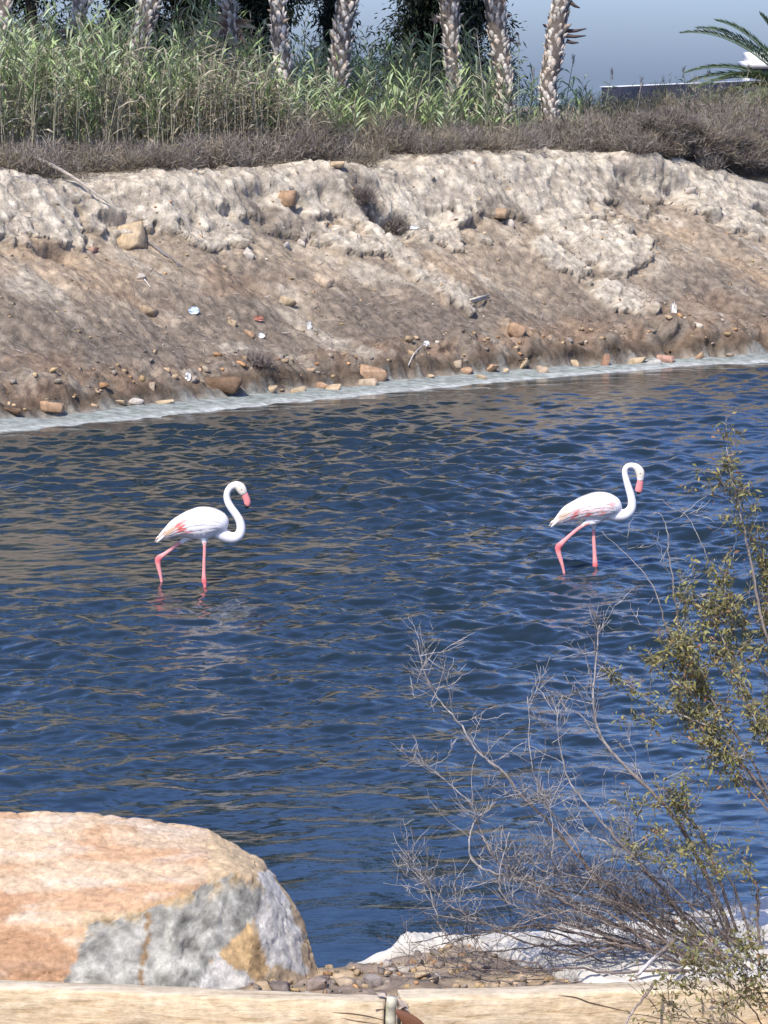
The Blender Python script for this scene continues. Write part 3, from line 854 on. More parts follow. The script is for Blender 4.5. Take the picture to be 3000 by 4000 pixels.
for q in range(110):
    px = g.uniform(2450, 3300); n = g.uniform(5.35, 7.6)
    p = at_n(px, 600, n); t_, _ = xy_tn(p.x, p.y)
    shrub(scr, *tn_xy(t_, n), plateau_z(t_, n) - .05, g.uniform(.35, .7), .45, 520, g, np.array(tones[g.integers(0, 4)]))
for q in range(150):
    px = g.uniform(2500, 3120); p, _n = hit(px, np.interp(px, [2500, 2700, 2850, 3000, 3120], [600, 620, 650, 690, 700]) - g.uniform(0, 110))
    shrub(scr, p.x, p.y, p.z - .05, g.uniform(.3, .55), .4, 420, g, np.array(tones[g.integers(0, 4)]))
for q in range(70):                                          # greener weeds in front of the shed
    px = g.uniform(2230, 3150); n = g.uniform(8.0, 9.6); p = at_n(px, g.uniform(355, 405), n)
    shrub(scr, p.x, p.y, 3.95, max(.3, p.z - 3.95) * 1.15, .38, 330, g, np.array([(.15, .165, .07), (.20, .20, .10), (.20, .17, .11)][q % 3]))
tag(scr.build('dry_scrub', M['scrub']), 'band of dry grey brown scrub along the bank top', 'scrub', kind='stuff')
# single dry bushes on the face of the bank
for px, py, h, w, lab in [(1410, 770, .42, .34, 'round dry grey bush growing under the bank lip near the middle'), (1545, 880, .36, .30, 'dark dry bush on the bank face below the grey bush'),
                          (1000, 1400, .22, .40, 'low dry bush above the dark brown rock at the foot'), (2620, 470, .5, .4, 'brown dry bush in the scrub under the shed')]:
    p, _ = hit(px, py + 25)
    ac = Acc(); shrub(ac, p.x, p.y, p.z - 0.05, h, w, 1300, g, (0.175, 0.145, 0.125))
    o = ac.build('dry_bush', M['scrub'], None, False, tuple(p)); tag(o, lab, 'bush')
# litter of dry stalks lying on the slope
lit = Acc(); k = 5200
tq = g.uniform(-12, 14, k); nq = g.uniform(1.5, 5.3, k)
pos = np.zeros((k, 3)); keep = np.ones(k, bool)
for i in range(k):
    x, y = tn_xy(tq[i], nq[i]); q = bvh.ray_cast(Vector((x, y, 30)), Vector((0, 0, -1)))[0]
    if q is None: keep[i] = False
    else: pos[i] = q
dens = 0.5 + fbm(tq * 0.6, nq * 0.6, 31, 3) - 0.25 * (nq - 3)
keep &= g.random(k) < np.clip(dens, 0.02, 1)
pos = pos[keep]; k = len(pos)
Dl = np.stack([0.7 + g.normal(size=k) * 0.7, -0.7 + g.normal(size=k) * 0.7, g.normal(size=k) * 0.5 + 0.1], 1)
lit.leaves(pos + [0, 0, .01], Dl, rnd_dirs(k, g), g.uniform(.06, .22, k), g.uniform(.008, .018, k), np.array((.27, .235, .205)) * g.uniform(.45, 1.7, (k, 1)), 0.0)
tag(lit.build('dry_litter', M['scrub']), 'dry stalks and grass litter strewn over the bank slope', 'litter', kind='stuff')

# ================================================================== stones
def stone_mesh(name, sx, sy, sz, seed, col, cuts=15, sub=2):
    g = np.random.default_rng(seed)
    # angular block: hull of a few points pushed towards the corners of a skewed box
    Pn = g.uniform(-1, 1, (cuts, 3)); Pn = np.sign(Pn) * np.abs(Pn) ** .45
    Pn /= (np.sum(np.abs(Pn) ** 2.6, axis=1, keepdims=True)) ** (1 / 2.6) * g.uniform(.96, 1.22, (cuts, 1))
    Pn[:, 0] += .22 * Pn[:, 2] * g.normal(); Pn[:, 2] *= 1 - .25 * Pn[:, 0] * g.uniform(-1, 1)
    bm = bmesh.new()
    for p in Pn: bm.verts.new(p)
    r = bmesh.ops.convex_hull(bm, input=bm.verts)
    bmesh.ops.delete(bm, geom=list({e for e in r['geom_interior'] + r['geom_unused'] if isinstance(e, bmesh.types.BMVert)}), context='VERTS')
    if sub > 1:
        bmesh.ops.bevel(bm, geom=list(bm.edges), offset=.07, segments=1, affect='EDGES')
        bmesh.ops.triangulate(bm, faces=bm.faces)
    V = np.array([v.co for v in bm.verts]); bm.verts.index_update(); F = np.array([[v.index for v in f.verts] for f in bm.faces]); bm.free()
    V = V / np.abs(V).max(axis=0)
    col = np.asarray(col) * .75 + np.mean(col) * .25 * np.array((1.05, 1, .92))
    V = V * (1 + 0.05 * fbm(V[:, 0] * 3 + seed, V[:, 1] * 3, V[:, 2] * 3, 3))[:, None] * np.array([sx, sy, sz])
    c = np.asarray(col) * (1 + 0.22 * fbm(V[:, 0] / sx * 1.6 + seed, V[:, 1] / sy * 1.6, V[:, 2] / sz * 1.6, 3))[:, None]
    return mesh_np(name, V, F, np.clip(c, .02, .85), False)
OR = (0.46, 0.265, 0.13); TA = (0.47, 0.34, 0.21); OC = (0.54, 0.38, 0.20); PA = (0.54, 0.46, 0.36); BR = (0.20, 0.115, 0.06); PK = (0.48, 0.25, 0.16); GW = (0.50, 0.46, 0.40)
G_ = None
bank_stones = [
 (512, 905, 128, 125, OC, -.2, 'large tan angular boulder lodged high on the left of the bank'),
 (1121, 768, 62, 52, OR, 0, 'rust coloured stone wedged under the pale lip of the bank'),
 (1311, 638, 62, 34, OC, 0, 'pale yellow stone lying at the edge of the dry scrub'),
 (1261, 1095, 66, 50, TA, .5, 'long tan stone tilted on the upper middle slope'),
 (1125, 1180, 66, 46, OC, .5, 'ochre slab stone on the mid slope below the long tan stone'),
 (583, 1215, 66, 42, (.36, .25, .14), .3, 'dull ochre stone on the left slope, left of the blue white scrap'),
 (362, 975, 54, 36, PK, .3, 'pinkish stone just below left of the large tan boulder'),
 (904, 1262, 36, 27, OC, .2, 'small pale ochre stone above the pair of small stones mid slope'),
 (976, 1300, 42, 28, OR, .3, 'small orange stone beside a white scrap on the mid slope'),
 (1121, 957, 54, 36, GW, .1, 'grey white flat stone on the upper slope under the lip'),
 (1182, 948, 44, 28, PA, .3, 'pale stone touching the grey white flat stone on its right'),
 (604, 1370, 25, 25, OC, 0, 'small yellowish stone low on the left slope'),
 (592, 1508, 36, 36, TA, 0, 'upright tan stone low on the left above the crust strip'),
 (850, 1490, 150, 84, BR, .25, 'big dark brown rock at the foot of the bank'),
 (203, 1585, 86, 42, OR, 0, 'orange three sided stone at the far waterline, left part'),
 (466, 1569, 80, 32, OC, .05, 'flat ochre stone on the crust left of the pale stones'),
 (45, 1603, 70, 36, BR, 0, 'brown stone at the left edge of the far waterline'),
 (533, 1563, 60, 30, PA, .2, 'pale round stone right of the flat ochre stone'),
 (640, 1567, 112, 24, OC, -.05, 'long low pale ochre stone on the crust strip'),
 (1053, 1519, 52, 28, OC, 0, 'ochre stone at the foot right of the dark brown rock'),
 (1446, 1459, 124, 66, OR, .2, 'large orange rock at the foot near the middle of the bank'),
 (1437, 1493, 72, 34, TA, 0, 'tan stone tucked under the large orange rock'),
 (1166, 1522, 62, 22, OC, -.1, 'thin flat ochre stone along the crust, middle left'),
 (1256, 1504, 62, 32, OR, .1, 'orange brown stone left of the large orange rock'),
 (1302, 1513, 52, 24, OC, -.1, 'small ochre stone directly left below the large orange rock'),
 (872, 1038, 28, 30, OC, 0, 'little round ochre stone high on the mid left slope'),
 (972, 990, 46, 40, PA, .7, 'pale wedge of stone on the upper slope, left of centre'),
 (551, 1080, 32, 30, PA, .3, 'small pale stone under the large tan boulder'),
 (1916, 1427, 84, 84, (.42, .25, .12), .1, 'blocky orange brown rock standing at the foot right of centre'),
 (2047, 1420, 94, 56, OC, .45, 'tilted ochre slab right of the blocky orange brown rock'),
 (2119, 1442, 46, 42, TA, 0, 'round tan stone at the lower end of the tilted slab'),
 (2250, 1420, 78, 36, OC, .1, 'low ochre stone midway along the right hand waterline'),
 (2363, 1408, 46, 58, (.42, .21, .11), .2, 'reddish upright stone with a pale top at right hand foot'),
 (2485, 1410, 72, 36, OC, -.05, 'wide ochre stone right of the reddish upright stone'),
 (2598, 1401, 76, 38, PK, 0, 'pink stone at the right hand foot of the bank'),
 (2729, 1387, 58, 38, OR, .1, 'rightmost orange stone near the far waterline'),
 (2015, 1287, 62, 52, OR, .5, 'orange stone alone on the lower slope above the tilted slab'),
 (1740, 1165, 36, 62, TA, .1, 'upright tan stone on the slope left of the pale plank'),
 (1943, 830, 84, 42, (.40, .26, .14), .1, 'orange brown rock bedded in the upper right slope'),
 (1685, 1468, 72, 27, OC, 0, 'yellow flat stone at the foot left of the blocky rock'),
 (1821, 1446, 46, 26, OR, 0, 'small orange stone close left of the blocky rock'),
 (1880, 1473, 42, 20, OC, 0, 'small flat stone in front of the blocky rock'),
 (1789, 1420, 30, 30, TA, 0, 'little tan stone up slope from the small orange stone at the foot'),
 (2553, 1414, 62, 24, GW, 0, 'grey flat stone between the wide ochre and the pink stones'),
 (1993, 871, 36, 36, PA, 0, 'white lump of stone below the orange brown upper rock'),
 (2698, 744, 52, 30, PA, 0, 'pale stone on the right lip beside the dark hollow'),
 (1975, 1447, 24, 22, OC, 0, 'tiny ochre stone between blocky rock and tilted slab'),
]
for i, (px, py, w, h, col, tilt, lab) in enumerate(bank_stones):
    p, nr = hit(px, py + h * 0.30)
    sc = p.y / FPX
    sx_, sz_ = w * sc * .56, h * sc * .56
    o = link('stone', stone_mesh('stone', sx_ * 1.05, min(sx_, sz_ * 1.6) * 0.9, sz_ * 1.1, 300 + i, col), M['stone'], None, (p.x, p.y + sz_ * 0.25, p.z + sz_ * 0.28))
    o.rotation_euler = (0, tilt, random.uniform(-0.4, 0.4))
    tag(o, lab, 'stone', 'stones on the far bank')
# pale top on the reddish stone is its own weathering; loose rubble too small to tell apart
g = np.random.default_rng(51)
tmpl = [stone_mesh('t', 1, .9, .7, 900 + q, (1, 1, 1), 11, 1) for q in range(5)]
tv = []
for tm in tmpl:
    a = np.zeros(len(tm.vertices) * 3); tm.vertices.foreach_get('co', a); f = np.array([list(p.vertices) for p in tm.polygons]); tv.append((a.reshape(-1, 3), f)); bpy.data.meshes.remove(tm)
rub = Acc()
def rubble(acc, p, s, col, g):
    V, F = tv[g.integers(0, 5)]
    th = g.random() * 6.28; c, s_ = math.cos(th), math.sin(th)
    acc.add((V * s * g.uniform(.7, 1.3, 3)) @ np.array([[c, s_, 0], [-s_, c, 0], [0, 0, 1]]) + np.array(p), F, None, np.asarray(col) * g.uniform(.7, 1.25))
for q in range(620):
    t_ = g.uniform(-13, 15.5)
    foot_near = g.random() < 0.45
    n_ = np.interp(t_, _wt, _wn) + (g.normal(1.35, 0.16) if foot_near else g.uniform(1.6, 5.4))
    x, y = tn_xy(t_, n_)
    z = drop(x, y)
    s = g.uniform(0.018, 0.05) * (1.9 if foot_near and g.random() < .35 else 1) * (1.0 if foot_near else .8)
    rubble(rub, (x, y, z + s * .3), s, [OR, TA, OC, PA, (.35, .28, .2), (.3, .25, .2), TA][g.integers(0, 7)], g)
tag(rub.build('rubble', M['stone']), 'small loose rubble scattered over the far bank', 'rubble', kind='stuff')

# ---- litter and dead wood on the bank
M['wood'] = mat_attr('bleached_wood', 0.85, 0.15, 0.25, 12.0, 0.004, stretch=(1, 1, 6))
def stick(name, pts, rads, col, lab, cat, off=0.03, sides=6):
    P = []
    for px, py in pts:
        p, nr = hit(px, py); P.append(np.array(p + nr * off))
    ac = Acc(); ac.tube(catmull(P, 4), np.interp(np.linspace(0, 1, (len(P) - 1) * 4 + 1), np.linspace(0, 1, len(rads)), rads), sides, col)
    return tag(ac.build(name, M['wood'], None, True, tuple(P[0])), lab, cat)
p0, p1 = np.array(at_n(85, 598, 6.0)), np.array(hit(425, 805)[0]) + [0, -.05, .05]
ac = Acc(); s_ = np.linspace(0, 1, 10)[:, None]
ac.tube(p0 * (1 - s_) + p1 * s_ + np.array([0, 0, .10]) * np.sin(s_ * 3.14), np.linspace(.055, .014, 10), 6, np.array((.55, .47, .38)) * np.where(s_ < .14, .25, 1.0))
tag(ac.build('frond_stalk', M['wood'], None, True, tuple(p0)), 'bleached palm frond stalk lying over the bank lip at left', 'stalk')
pa, pb = np.array(hit(1836, 1186)[0]) + [0, -.06, .05], np.array(hit(1912, 1158)[0]) + [0, -.16, .02]
for q in range(2):
    ac = Acc(); ac.tube(np.array([pa, (pa + pb) / 2, pb]) + np.array([0, 0, -.045 * q + .02]), [.022, .03, .014], 5, (.62, .54, .43) if q == 0 else (.50, .42, .32))
    tag(ac.build('plank', M['wood'], None, False, tuple(pa)), ['upper pale split plank lying on the mid slope right of centre', 'lower pale split plank lying on the mid slope right of centre'][q], 'plank')
for q in range(3):
    stick('root', [(575 + 8 * q, 945 + 6 * q), (620 + 6 * q, 975 + 8 * q), (670 + 5 * q, 1010 + 6 * q), (715 - 10 * q, 1045)], [.022, .014, .008], (.22, .195, .18),
          ['upper grey root trailing down slope from the large tan boulder', 'middle grey root trailing down slope from the large tan boulder', 'lower grey root trailing down slope from the large tan boulder'][q], 'root', .02)
stick('twig', [(1150, 830), (1185, 900), (1215, 960)], [.016, .010, .006], (.55, .48, .40), 'pale twig hanging under the rust coloured stone', 'twig', .02)
stick('twig', [(1590, 1430), (1612, 1390), (1650, 1345)], [.010, .010, .006], (.6, .56, .52), 'crooked white twig low on the slope left of the yellow stone', 'twig', .05)
stick('twig', [(560, 1095), (585, 1125)], [.012, .008], (.7, .66, .6), 'short white twig below the small pale stone', 'twig', .03)
M['plastic'] = mat_attr('plastic', 0.35, 0.4, 0.05, 10)
def scrap(px, py, w, h, col, lab, seed, cat='scrap'):
    p, nr = hit(px, py); sc = p.y / FPX; g = np.random.default_rng(seed)
    n = 7; uu, vv = np.meshgrid(np.linspace(-1, 1, n), np.linspace(-1, 1, n), indexing='ij')
    x = uu * w * sc / 2 * (1 - .25 * vv ** 2); z = vv * h * sc / 2 * (1 - .3 * uu ** 2); y = -.5 * h * sc * np.abs(fbm(uu * 1.2 + seed, vv * 1.2, seed, 3))
    V = np.concatenate([np.stack([x, y, z], -1).reshape(-1, 3), np.stack([x, y + .012, z], -1).reshape(-1, 3)])
    id_ = np.arange(n * n).reshape(n, n); q1 = np.stack([id_[:-1, :-1], id_[1:, :-1], id_[1:, 1:], id_[:-1, 1:]], -1).reshape(-1, 4)
    ring = np.concatenate([id_[0, :], id_[1:, -1], id_[-1, -2::-1], id_[-2:0:-1, 0]])
    q3 = np.stack([ring, ring + n * n, np.roll(ring, -1) + n * n, np.roll(ring, -1)], 1)
    o = link('plastic_scrap', mesh_np('plastic_scrap', V, [np.concatenate([q1, q1[:, ::-1] + n * n, q3])], np.tile(np.array(col), (len(V), 1)), True), M['plastic'], None, tuple(p + nr * .05))
    tag(o, lab, cat)
scrap(760, 1222, 44, 30, (.62, .75, .85), 'crumpled blue white plastic scrap on the left slope', 1)
scrap(1022, 1320, 26, 22, (.8, .8, .8), 'small white scrap beside the small orange stone', 2)
scrap(1003, 1247, 40, 22, (.42, .17, .12), 'dull red scrap on the mid slope', 3)
scrap(1617, 896, 34, 16, (.78, .76, .74), 'white scrap under the dark dry bush', 4)
scrap(1658, 1342, 26, 22, (.78, .76, .74), 'white scrap at the tip of the crooked twig', 5)
scrap(2634, 1218, 24, 72, (.74, .70, .64), 'upright white rag on the right slope', 6)
scrap(1210, 1285, 22, 50, (.62, .60, .57), 'grey white rag on the lower slope left of centre', 7)
scrap(735, 1475, 26, 36, (.70, .68, .64), 'white rag left of the dark brown rock', 8)

# ================================================================== flamingos
def flamingo(ox, oy, kx, ky, f, water_c, Yd, spec, label):
    """spec in crop pixels of the photo; kx, ky crop origin, f crop scale; water_c = crop point where the standing leg meets the water"""
    m = f * Yd / FPX * 1.003
    W = on_z(kx + water_c[0] * f, ky + water_c[1] * f, 0)
    root = empty('flamingo', (W.x, W.y, 0)); tag(root, label, 'flamingo', 'flamingos wading in the pond')
    P2 = lambda c: np.array([(c[0] - water_c[0]) * m, (water_c[1] - c[1]) * m])
    V_, F_, ringc, ringr, ringk = [], [], [], [], []
    n_ = [0]
    def loft(rings, y0=0.0, kind=0, sides=18, dense=3, y1=None):
        R_ = np.array([[*P2(r[:2]), r[2] * m, r[3] * m] for r in rings])
        R_ = catmull(R_, dense); R_[:, 2:] = np.clip(R_[:, 2:], 0.003, None)
        T = np.gradient(R_[:, :2], axis=0); T /= np.linalg.norm(T, axis=1, keepdims=True) + 1e-9
        Nn = np.stack([-T[:, 1], T[:, 0]], 1)
        th = np.arange(sides) * 2 * np.pi / sides
        yy = np.linspace(y0, y0 if y1 is None else y1, len(R_))
        pts = np.stack([R_[:, None, 0] + Nn[:, None, 0] * R_[:, None, 2] * np.cos(th), yy[:, None] + R_[:, None, 3] * np.sin(th), R_[:, None, 1] + Nn[:, None, 1] * R_[:, None, 2] * np.cos(th)], -1)
        k = len(R_)
        V = np.concatenate([pts.reshape(-1, 3), [[R_[0, 0], yy[0], R_[0, 1]], [R_[-1, 0], yy[-1], R_[-1, 1]]]])
        i = np.arange(k - 1)[:, None] * sides + np.arange(sides)[None]; j = np.arange(k - 1)[:, None] * sides + (np.arange(sides)[None] + 1) % sides
        Qd = np.stack([i, j, j + sides, i + sides], -1).reshape(-1, 4)
        a = np.arange(sides); b = (a + 1) % sides; c0, c1 = k * sides, k * sides + 1
        Tr = np.concatenate([np.stack([np.full(sides, c0), b, a], 1), np.stack([np.full(sides, c1), (k - 1) * sides + a, (k - 1) * sides + b], 1)])
        for q in range(k):
            ringc.append((R_[q, 0], yy[q], R_[q, 1])); ringr.append(min(R_[q, 2], R_[q, 3]) if kind else R_[q, 2] * .8); ringk.append(kind)
        return V, Qd, Tr, R_, yy
    allV, allQ, allT, nv = [], [], [], 0
    def addl(res):
        nonlocal nv
        V, Qd, Tr = res[:3]
        allV.append(V); allQ.append(Qd + nv); allT.append(Tr + nv); nv += len(V)
    body = loft(spec['body'], 0, 0, 28); addl(body)
    addl(loft(spec['neck'], 0, 1, 16, 4))
    for lg in spec['legs']:
        for part in lg['thigh'],: addl(loft(part, lg['y'] * .6, 0, 14, 3, lg['y']))
        addl(loft(lg['leg'], lg['y'], 2, 12, 3))
    me0 = mesh_np('flamingo_raw', np.concatenate(allV), [np.concatenate(allQ), np.concatenate(allT)])
    tmp = bpy.data.objects.new('tmp', me0); COL.objects.link(tmp)
    md = tmp.modifiers.new('r', 'REMESH'); md.mode = 'VOXEL'; md.voxel_size = 0.0095; md.use_smooth_shade = True
    ms = tmp.modifiers.new('s', 'SMOOTH'); ms.iterations = 4; ms.factor = 0.5
    dg = bpy.context.evaluated_depsgraph_get(); dg.update()
    me = bpy.data.meshes.new_from_object(tmp.evaluated_get(dg))
    bpy.data.objects.remove(tmp); bpy.data.meshes.remove(me0)
    V = np.zeros(len(me.vertices) * 3); me.vertices.foreach_get('co', V); V = V.reshape(-1, 3)
    rc, rrad, rk = np.array(ringc), np.array(ringr), np.array(ringk)
    best = np.full(len(V), 9.0); kd = np.zeros(len(V), int)
    for q in range(len(rc)):
        d = np.linalg.norm(V - rc[q], axis=1) - rrad[q]
        mm = d < best; best[mm] = d[mm]; kd[mm] = rk[q]
    white = np.array((0.82, 0.78, 0.765)); pink = np.array((0.80, 0.33, 0.31))
    c = np.where((kd == 2)[:, None], pink, white)
    hd = P2(spec['head'])
    dh = np.hypot(V[:, 0] - hd[0], V[:, 2] - hd[1]) / m
    kk = (1 - sstep(40, 95, dh))[:, None]; c = c * (1 - kk) + np.array((0.76, 0.68, 0.54)) * kk
    # joints are redder
    for lg in spec['legs']:
        for jx, jy in lg['joints']:
            q = P2((jx, jy)); dj = np.hypot(V[:, 0] - q[0], V[:, 2] - q[1]) / m
            kk = ((1 - sstep(20, 70, dj)) * (kd == 2))[:, None]; c = c * (1 - kk) + np.array((0.78, 0.17, 0.18)) * kk
    tail = P2(spec['body'][0][:2]); dt = np.hypot(V[:, 0] - tail[0], V[:, 2] - tail[1]) / m
    kk = ((1 - sstep(60, 220, dt)) * 0.35)[:, None]; c = c * (1 - kk) + np.array((0.80, 0.60, 0.48)) * kk
    ca = np.ones((len(V), 4), np.float32); ca[:, :3] = c
    at_ = me.attributes.new('Col', 'FLOAT_COLOR', 'POINT'); at_.data.foreach_set('color', ca.ravel())
    me.polygons.foreach_set('use_smooth', np.ones(len(me.polygons), bool)); me.name = 'body'
    me.materials.clear()
    link('body', me, M['feather'], root)
    # folded wings: feathered shells over the flanks
    Rr, yy = body[3], body[4]
    for sg in (-1, 1):
        wa = Acc(); k0, k1 = spec['wing']; ks = np.arange(k0, k1)
        T = np.gradient(Rr[:, :2], axis=0); T /= np.linalg.norm(T, axis=1, keepdims=True); Nn = np.stack([-T[:, 1], T[:, 0]], 1)
        na = 26; rows = []
        cols_ = []
        for q in ks:
            fr = (q - k0) / (len(ks) - 1)
            lo = -0.72 + 0.35 * fr; hi = 0.97                 # cos of the angle: lower edge to the back ridge
            up_ = np.linspace(lo, hi, na)
            ed = np.minimum(np.arange(na) / 4.0, 1); en = min(1, min(fr, 1 - fr) * 7)
            scal = 0.06 * abs(math.sin(fr * 23)) 
            bulge = (0.012 + 0.006 * perlin(np.arange(na) * .9, fr * 9, 2) * 0.6) * ed * en - 0.006 * (1 - ed * en)
            sn = np.sqrt(np.clip(1 - up_ ** 2, 0, 1))
            px_ = Rr[q, 0] + Nn[q, 0] * (Rr[q, 2] + bulge) * up_; pz_ = Rr[q, 1] + Nn[q, 1] * (Rr[q, 2] + bulge) * up_
            py_ = sg * (Rr[q, 3] + bulge) * sn
            rows.append(np.stack([px_, py_, pz_], 1))
        Vw = np.array(rows); nk = len(ks)
        idw = np.arange(nk * na).reshape(nk, na)
        Qw_ = np.stack([idw[:-1, :-1], idw[1:, :-1], idw[1:, 1:], idw[:-1, 1:]], -1).reshape(-1, 4)
        if sg > 0: Qw_ = Qw_[:, ::-1]
        Vf = Vw.reshape(-1, 3)
        cw = np.tile(np.array((0.83, 0.79, 0.775)), (len(Vf), 1))
        for (bx, by, rx, ry, an, cc_, st) in spec['pink']:
            q = P2((bx, by)); dx = (Vf[:, 0] - q[0]) / m; dz2 = -(Vf[:, 2] - q[1]) / m
            ca_, sa_ = math.cos(an), math.sin(an)
            e = np.hypot((dx * ca_ + dz2 * sa_) / rx, (-dx * sa_ + dz2 * ca_) / ry)
            kk = ((1 - sstep(0.45, 1.1, e + 0.2 * perlin(Vf[:, 0] * 60, Vf[:, 2] * 60, 3))) * st)[:, None]; cw = cw * (1 - kk) + np.array(cc_) * kk
        wa.add(Vf, None, Qw_, cw); wo_ = wa.build('wing', M['feather'], root, True)
        # rows of covert feathers lying over one another
        gf = np.random.default_rng(int(water_c[0]) + sg)
        fa = Acc()
        for rw in range(6):
            for fj in range(11):
                fr = .16 + .78 * (fj + .5 * (rw % 2) + gf.normal() * .12) / 11; fr = min(max(fr, .05), .97)
                cc0 = np.interp(rw / 5 + gf.normal() * .02, [0, 1], [-.52 + .3 * fr, .80])
                def surf(f_, c_, off):
                    kq = k0 + f_ * (len(ks) - 1); q0 = int(min(max(kq, 0), len(Rr) - 2)); w_ = kq - q0
                    rr_ = Rr[q0] * (1 - w_) + Rr[q0 + 1] * w_; n2 = Nn[q0] * (1 - w_) + Nn[q0 + 1] * w_
                    sn_ = math.sqrt(max(0, 1 - c_ * c_))
                    return np.array([rr_[0] + n2[0] * (rr_[2] + off) * c_, sg * (rr_[3] + off) * sn_, rr_[1] + n2[1] * (rr_[2] + off) * c_])
                ln = gf.uniform(.16, .24); wd = gf.uniform(.085, .12)
                pts = [surf(fr, cc0, .006), surf(fr - ln * .45, cc0 - .06 + wd, .017), surf(fr - ln * .45, cc0 - .06 - wd, .014), surf(fr - ln, cc0 - .12, .020), surf(fr - ln * .5, cc0 - .07, .021)]
                ctr_ = np.array(pts).mean(0)
                i_ = np.argmin(np.linalg.norm(Vf - ctr_, axis=1)); base_c = cw[i_] * gf.uniform(.93, 1.03)
                if sg < 0: tr_ = [(0, 4, 1), (0, 2, 4), (4, 3, 1), (4, 2, 3)]
                else: tr_ = [(0, 1, 4), (0, 4, 2), (4, 1, 3), (4, 3, 2)]
                fa.add(np.array(pts), tr_, None, base_c)
        tag(fa.build('covert_feathers', M['feather'], wo_, False), kind='stuff')
    # tail feathers
    tp = P2(spec['body'][0][:2]); tdir = (P2(spec['body'][0][:2]) - P2(spec['body'][2][:2])); tdir /= np.linalg.norm(tdir)
    for q in range(7):
        ta = Acc(); yo = (q - 3) * 0.010
        st = np.array([tp[0] - tdir[0] * .10, yo * .7, tp[1] - tdir[1] * .10 + 0.012 * math.sin(q)])
        e = np.array([tp[0] + tdir[0] * (.012 + .010 * (q % 3)), yo * 1.6, tp[1] + tdir[1] * .01 + 0.012 * ((q * 3) % 5 - 2)])
        s = np.linspace(0, 1, 6)[:, None]
        ta.tube(st * (1 - s) + e * s, [.012, .016, .017, .015, .011, .004], 6, [(0.82, 0.76, .72), (.80, .58, .44), (.82, .70, .62)][q % 3]); ta.build('tail_feather', M['feather'], root, True)
    # bill and eye
    V1, Q1, T1, Rb, _ = loft(spec['bill'], 0, 3, 14, 4)
    cb = np.tile(np.array((0.80, 0.27, 0.26)), (len(V1), 1))
    bo = link('bill', mesh_np('bill', V1, [Q1, T1], cb, True), M['skin'], root)
    V1, Q1, T1, _, _ = loft(spec['tip'], 0, 3, 12, 3)
    link('bill_tip', mesh_np('bill_tip', V1, [Q1, T1], None, True), M['dark'], bo)
    e = P2(spec['eye'])
    for sg in (-1, 1):
        bm = bmesh.new(); bmesh.ops.create_uvsphere(bm, u_segments=10, v_segments=8, radius=0.0065); em = bpy.data.meshes.new('eye'); bm.to_mesh(em); bm.free()
        eo = link('eye', em, M['dark'], root); eo.location = (e[0], sg * spec['eyew'] * m, e[1])
    return root
left_spec = dict(
    body=[(318, 838, 16, 16), (380, 795, 45, 40), (470, 745, 78, 70), (560, 705, 108, 95), (660, 682, 145, 120), (760, 672, 175, 135), (860, 664, 176, 138), (950, 668, 150, 125), (1010, 690, 118, 100), (1052, 720, 75, 70), (1070, 730, 25, 25)],
    neck=[(960, 745, 70, 70), (1020, 785, 72, 66), (1085, 815, 66, 60), (1150, 822, 60, 54), (1205, 792, 55, 48), (1228, 730, 50, 45), (1218, 650, 47, 42), (1180, 575, 44, 40), (1130, 505, 42, 38), (1090, 435, 40, 36), (1075, 365, 38, 35), (1092, 300, 38, 35), (1135, 255, 40, 36), (1185, 248, 46, 38),
          (1222, 272, 56, 44), (1248, 315, 50, 42), (1262, 345, 38, 34)],
    legs=[dict(y=-0.05, thigh=[(800, 760, 70, 40), (825, 830, 46, 34), (832, 880, 27, 24), (832, 905, 18, 18)], joints=[(826, 1300)],
               leg=[(832, 870, 20, 20), (831, 960, 20, 19), (826, 1080, 20, 19), (823, 1200, 22, 20), (824, 1270, 28, 25), (828, 1305, 30, 26), (834, 1345, 21, 20), (836, 1500, 17, 16), (836, 1690, 17, 16), (870, 1705, 14, 40), (930, 1712, 8, 60)]),
          dict(y=0.06, thigh=[(700, 790, 60, 40), (630, 835, 40, 32), (570, 880, 26, 22)], joints=[(318, 1065)],
               leg=[(640, 830, 22, 20), (560, 885, 21, 20), (480, 945, 21, 20), (390, 1010, 26, 23), (322, 1062, 38, 28), (318, 1120, 30, 25), (334, 1200, 23, 20), (352, 1300, 17, 16), (362, 1420, 14, 14), (368, 1600, 14, 14), (390, 1640, 12, 34), (440, 1652, 8, 50)])],
    bill=[(1240, 305, 40, 30), (1264, 340, 38, 28), (1284, 385, 37, 26), (1297, 425, 37, 24), (1296, 458, 32, 21), (1290, 470, 20, 16)],
    tip=[(1298, 455, 22, 15), (1296, 474, 25, 16), (1287, 490, 17, 12), (1279, 502, 7, 7)],
    head=(1225, 285), eye=(1238, 290), eyew=42, wing=(3, 28),
    pink=[(575, 690, 62, 70, .3, (.80, .20, .16), 1.0), (655, 755, 66, 30, 0, (.80, .34, .30), .9), (460, 740, 110, 36, -.5, (.84, .52, .28), .8), (615, 635, 36, 52, .3, (.80, .36, .32), .8), (540, 640, 55, 26, -.6, (.84, .56, .45), .7)])
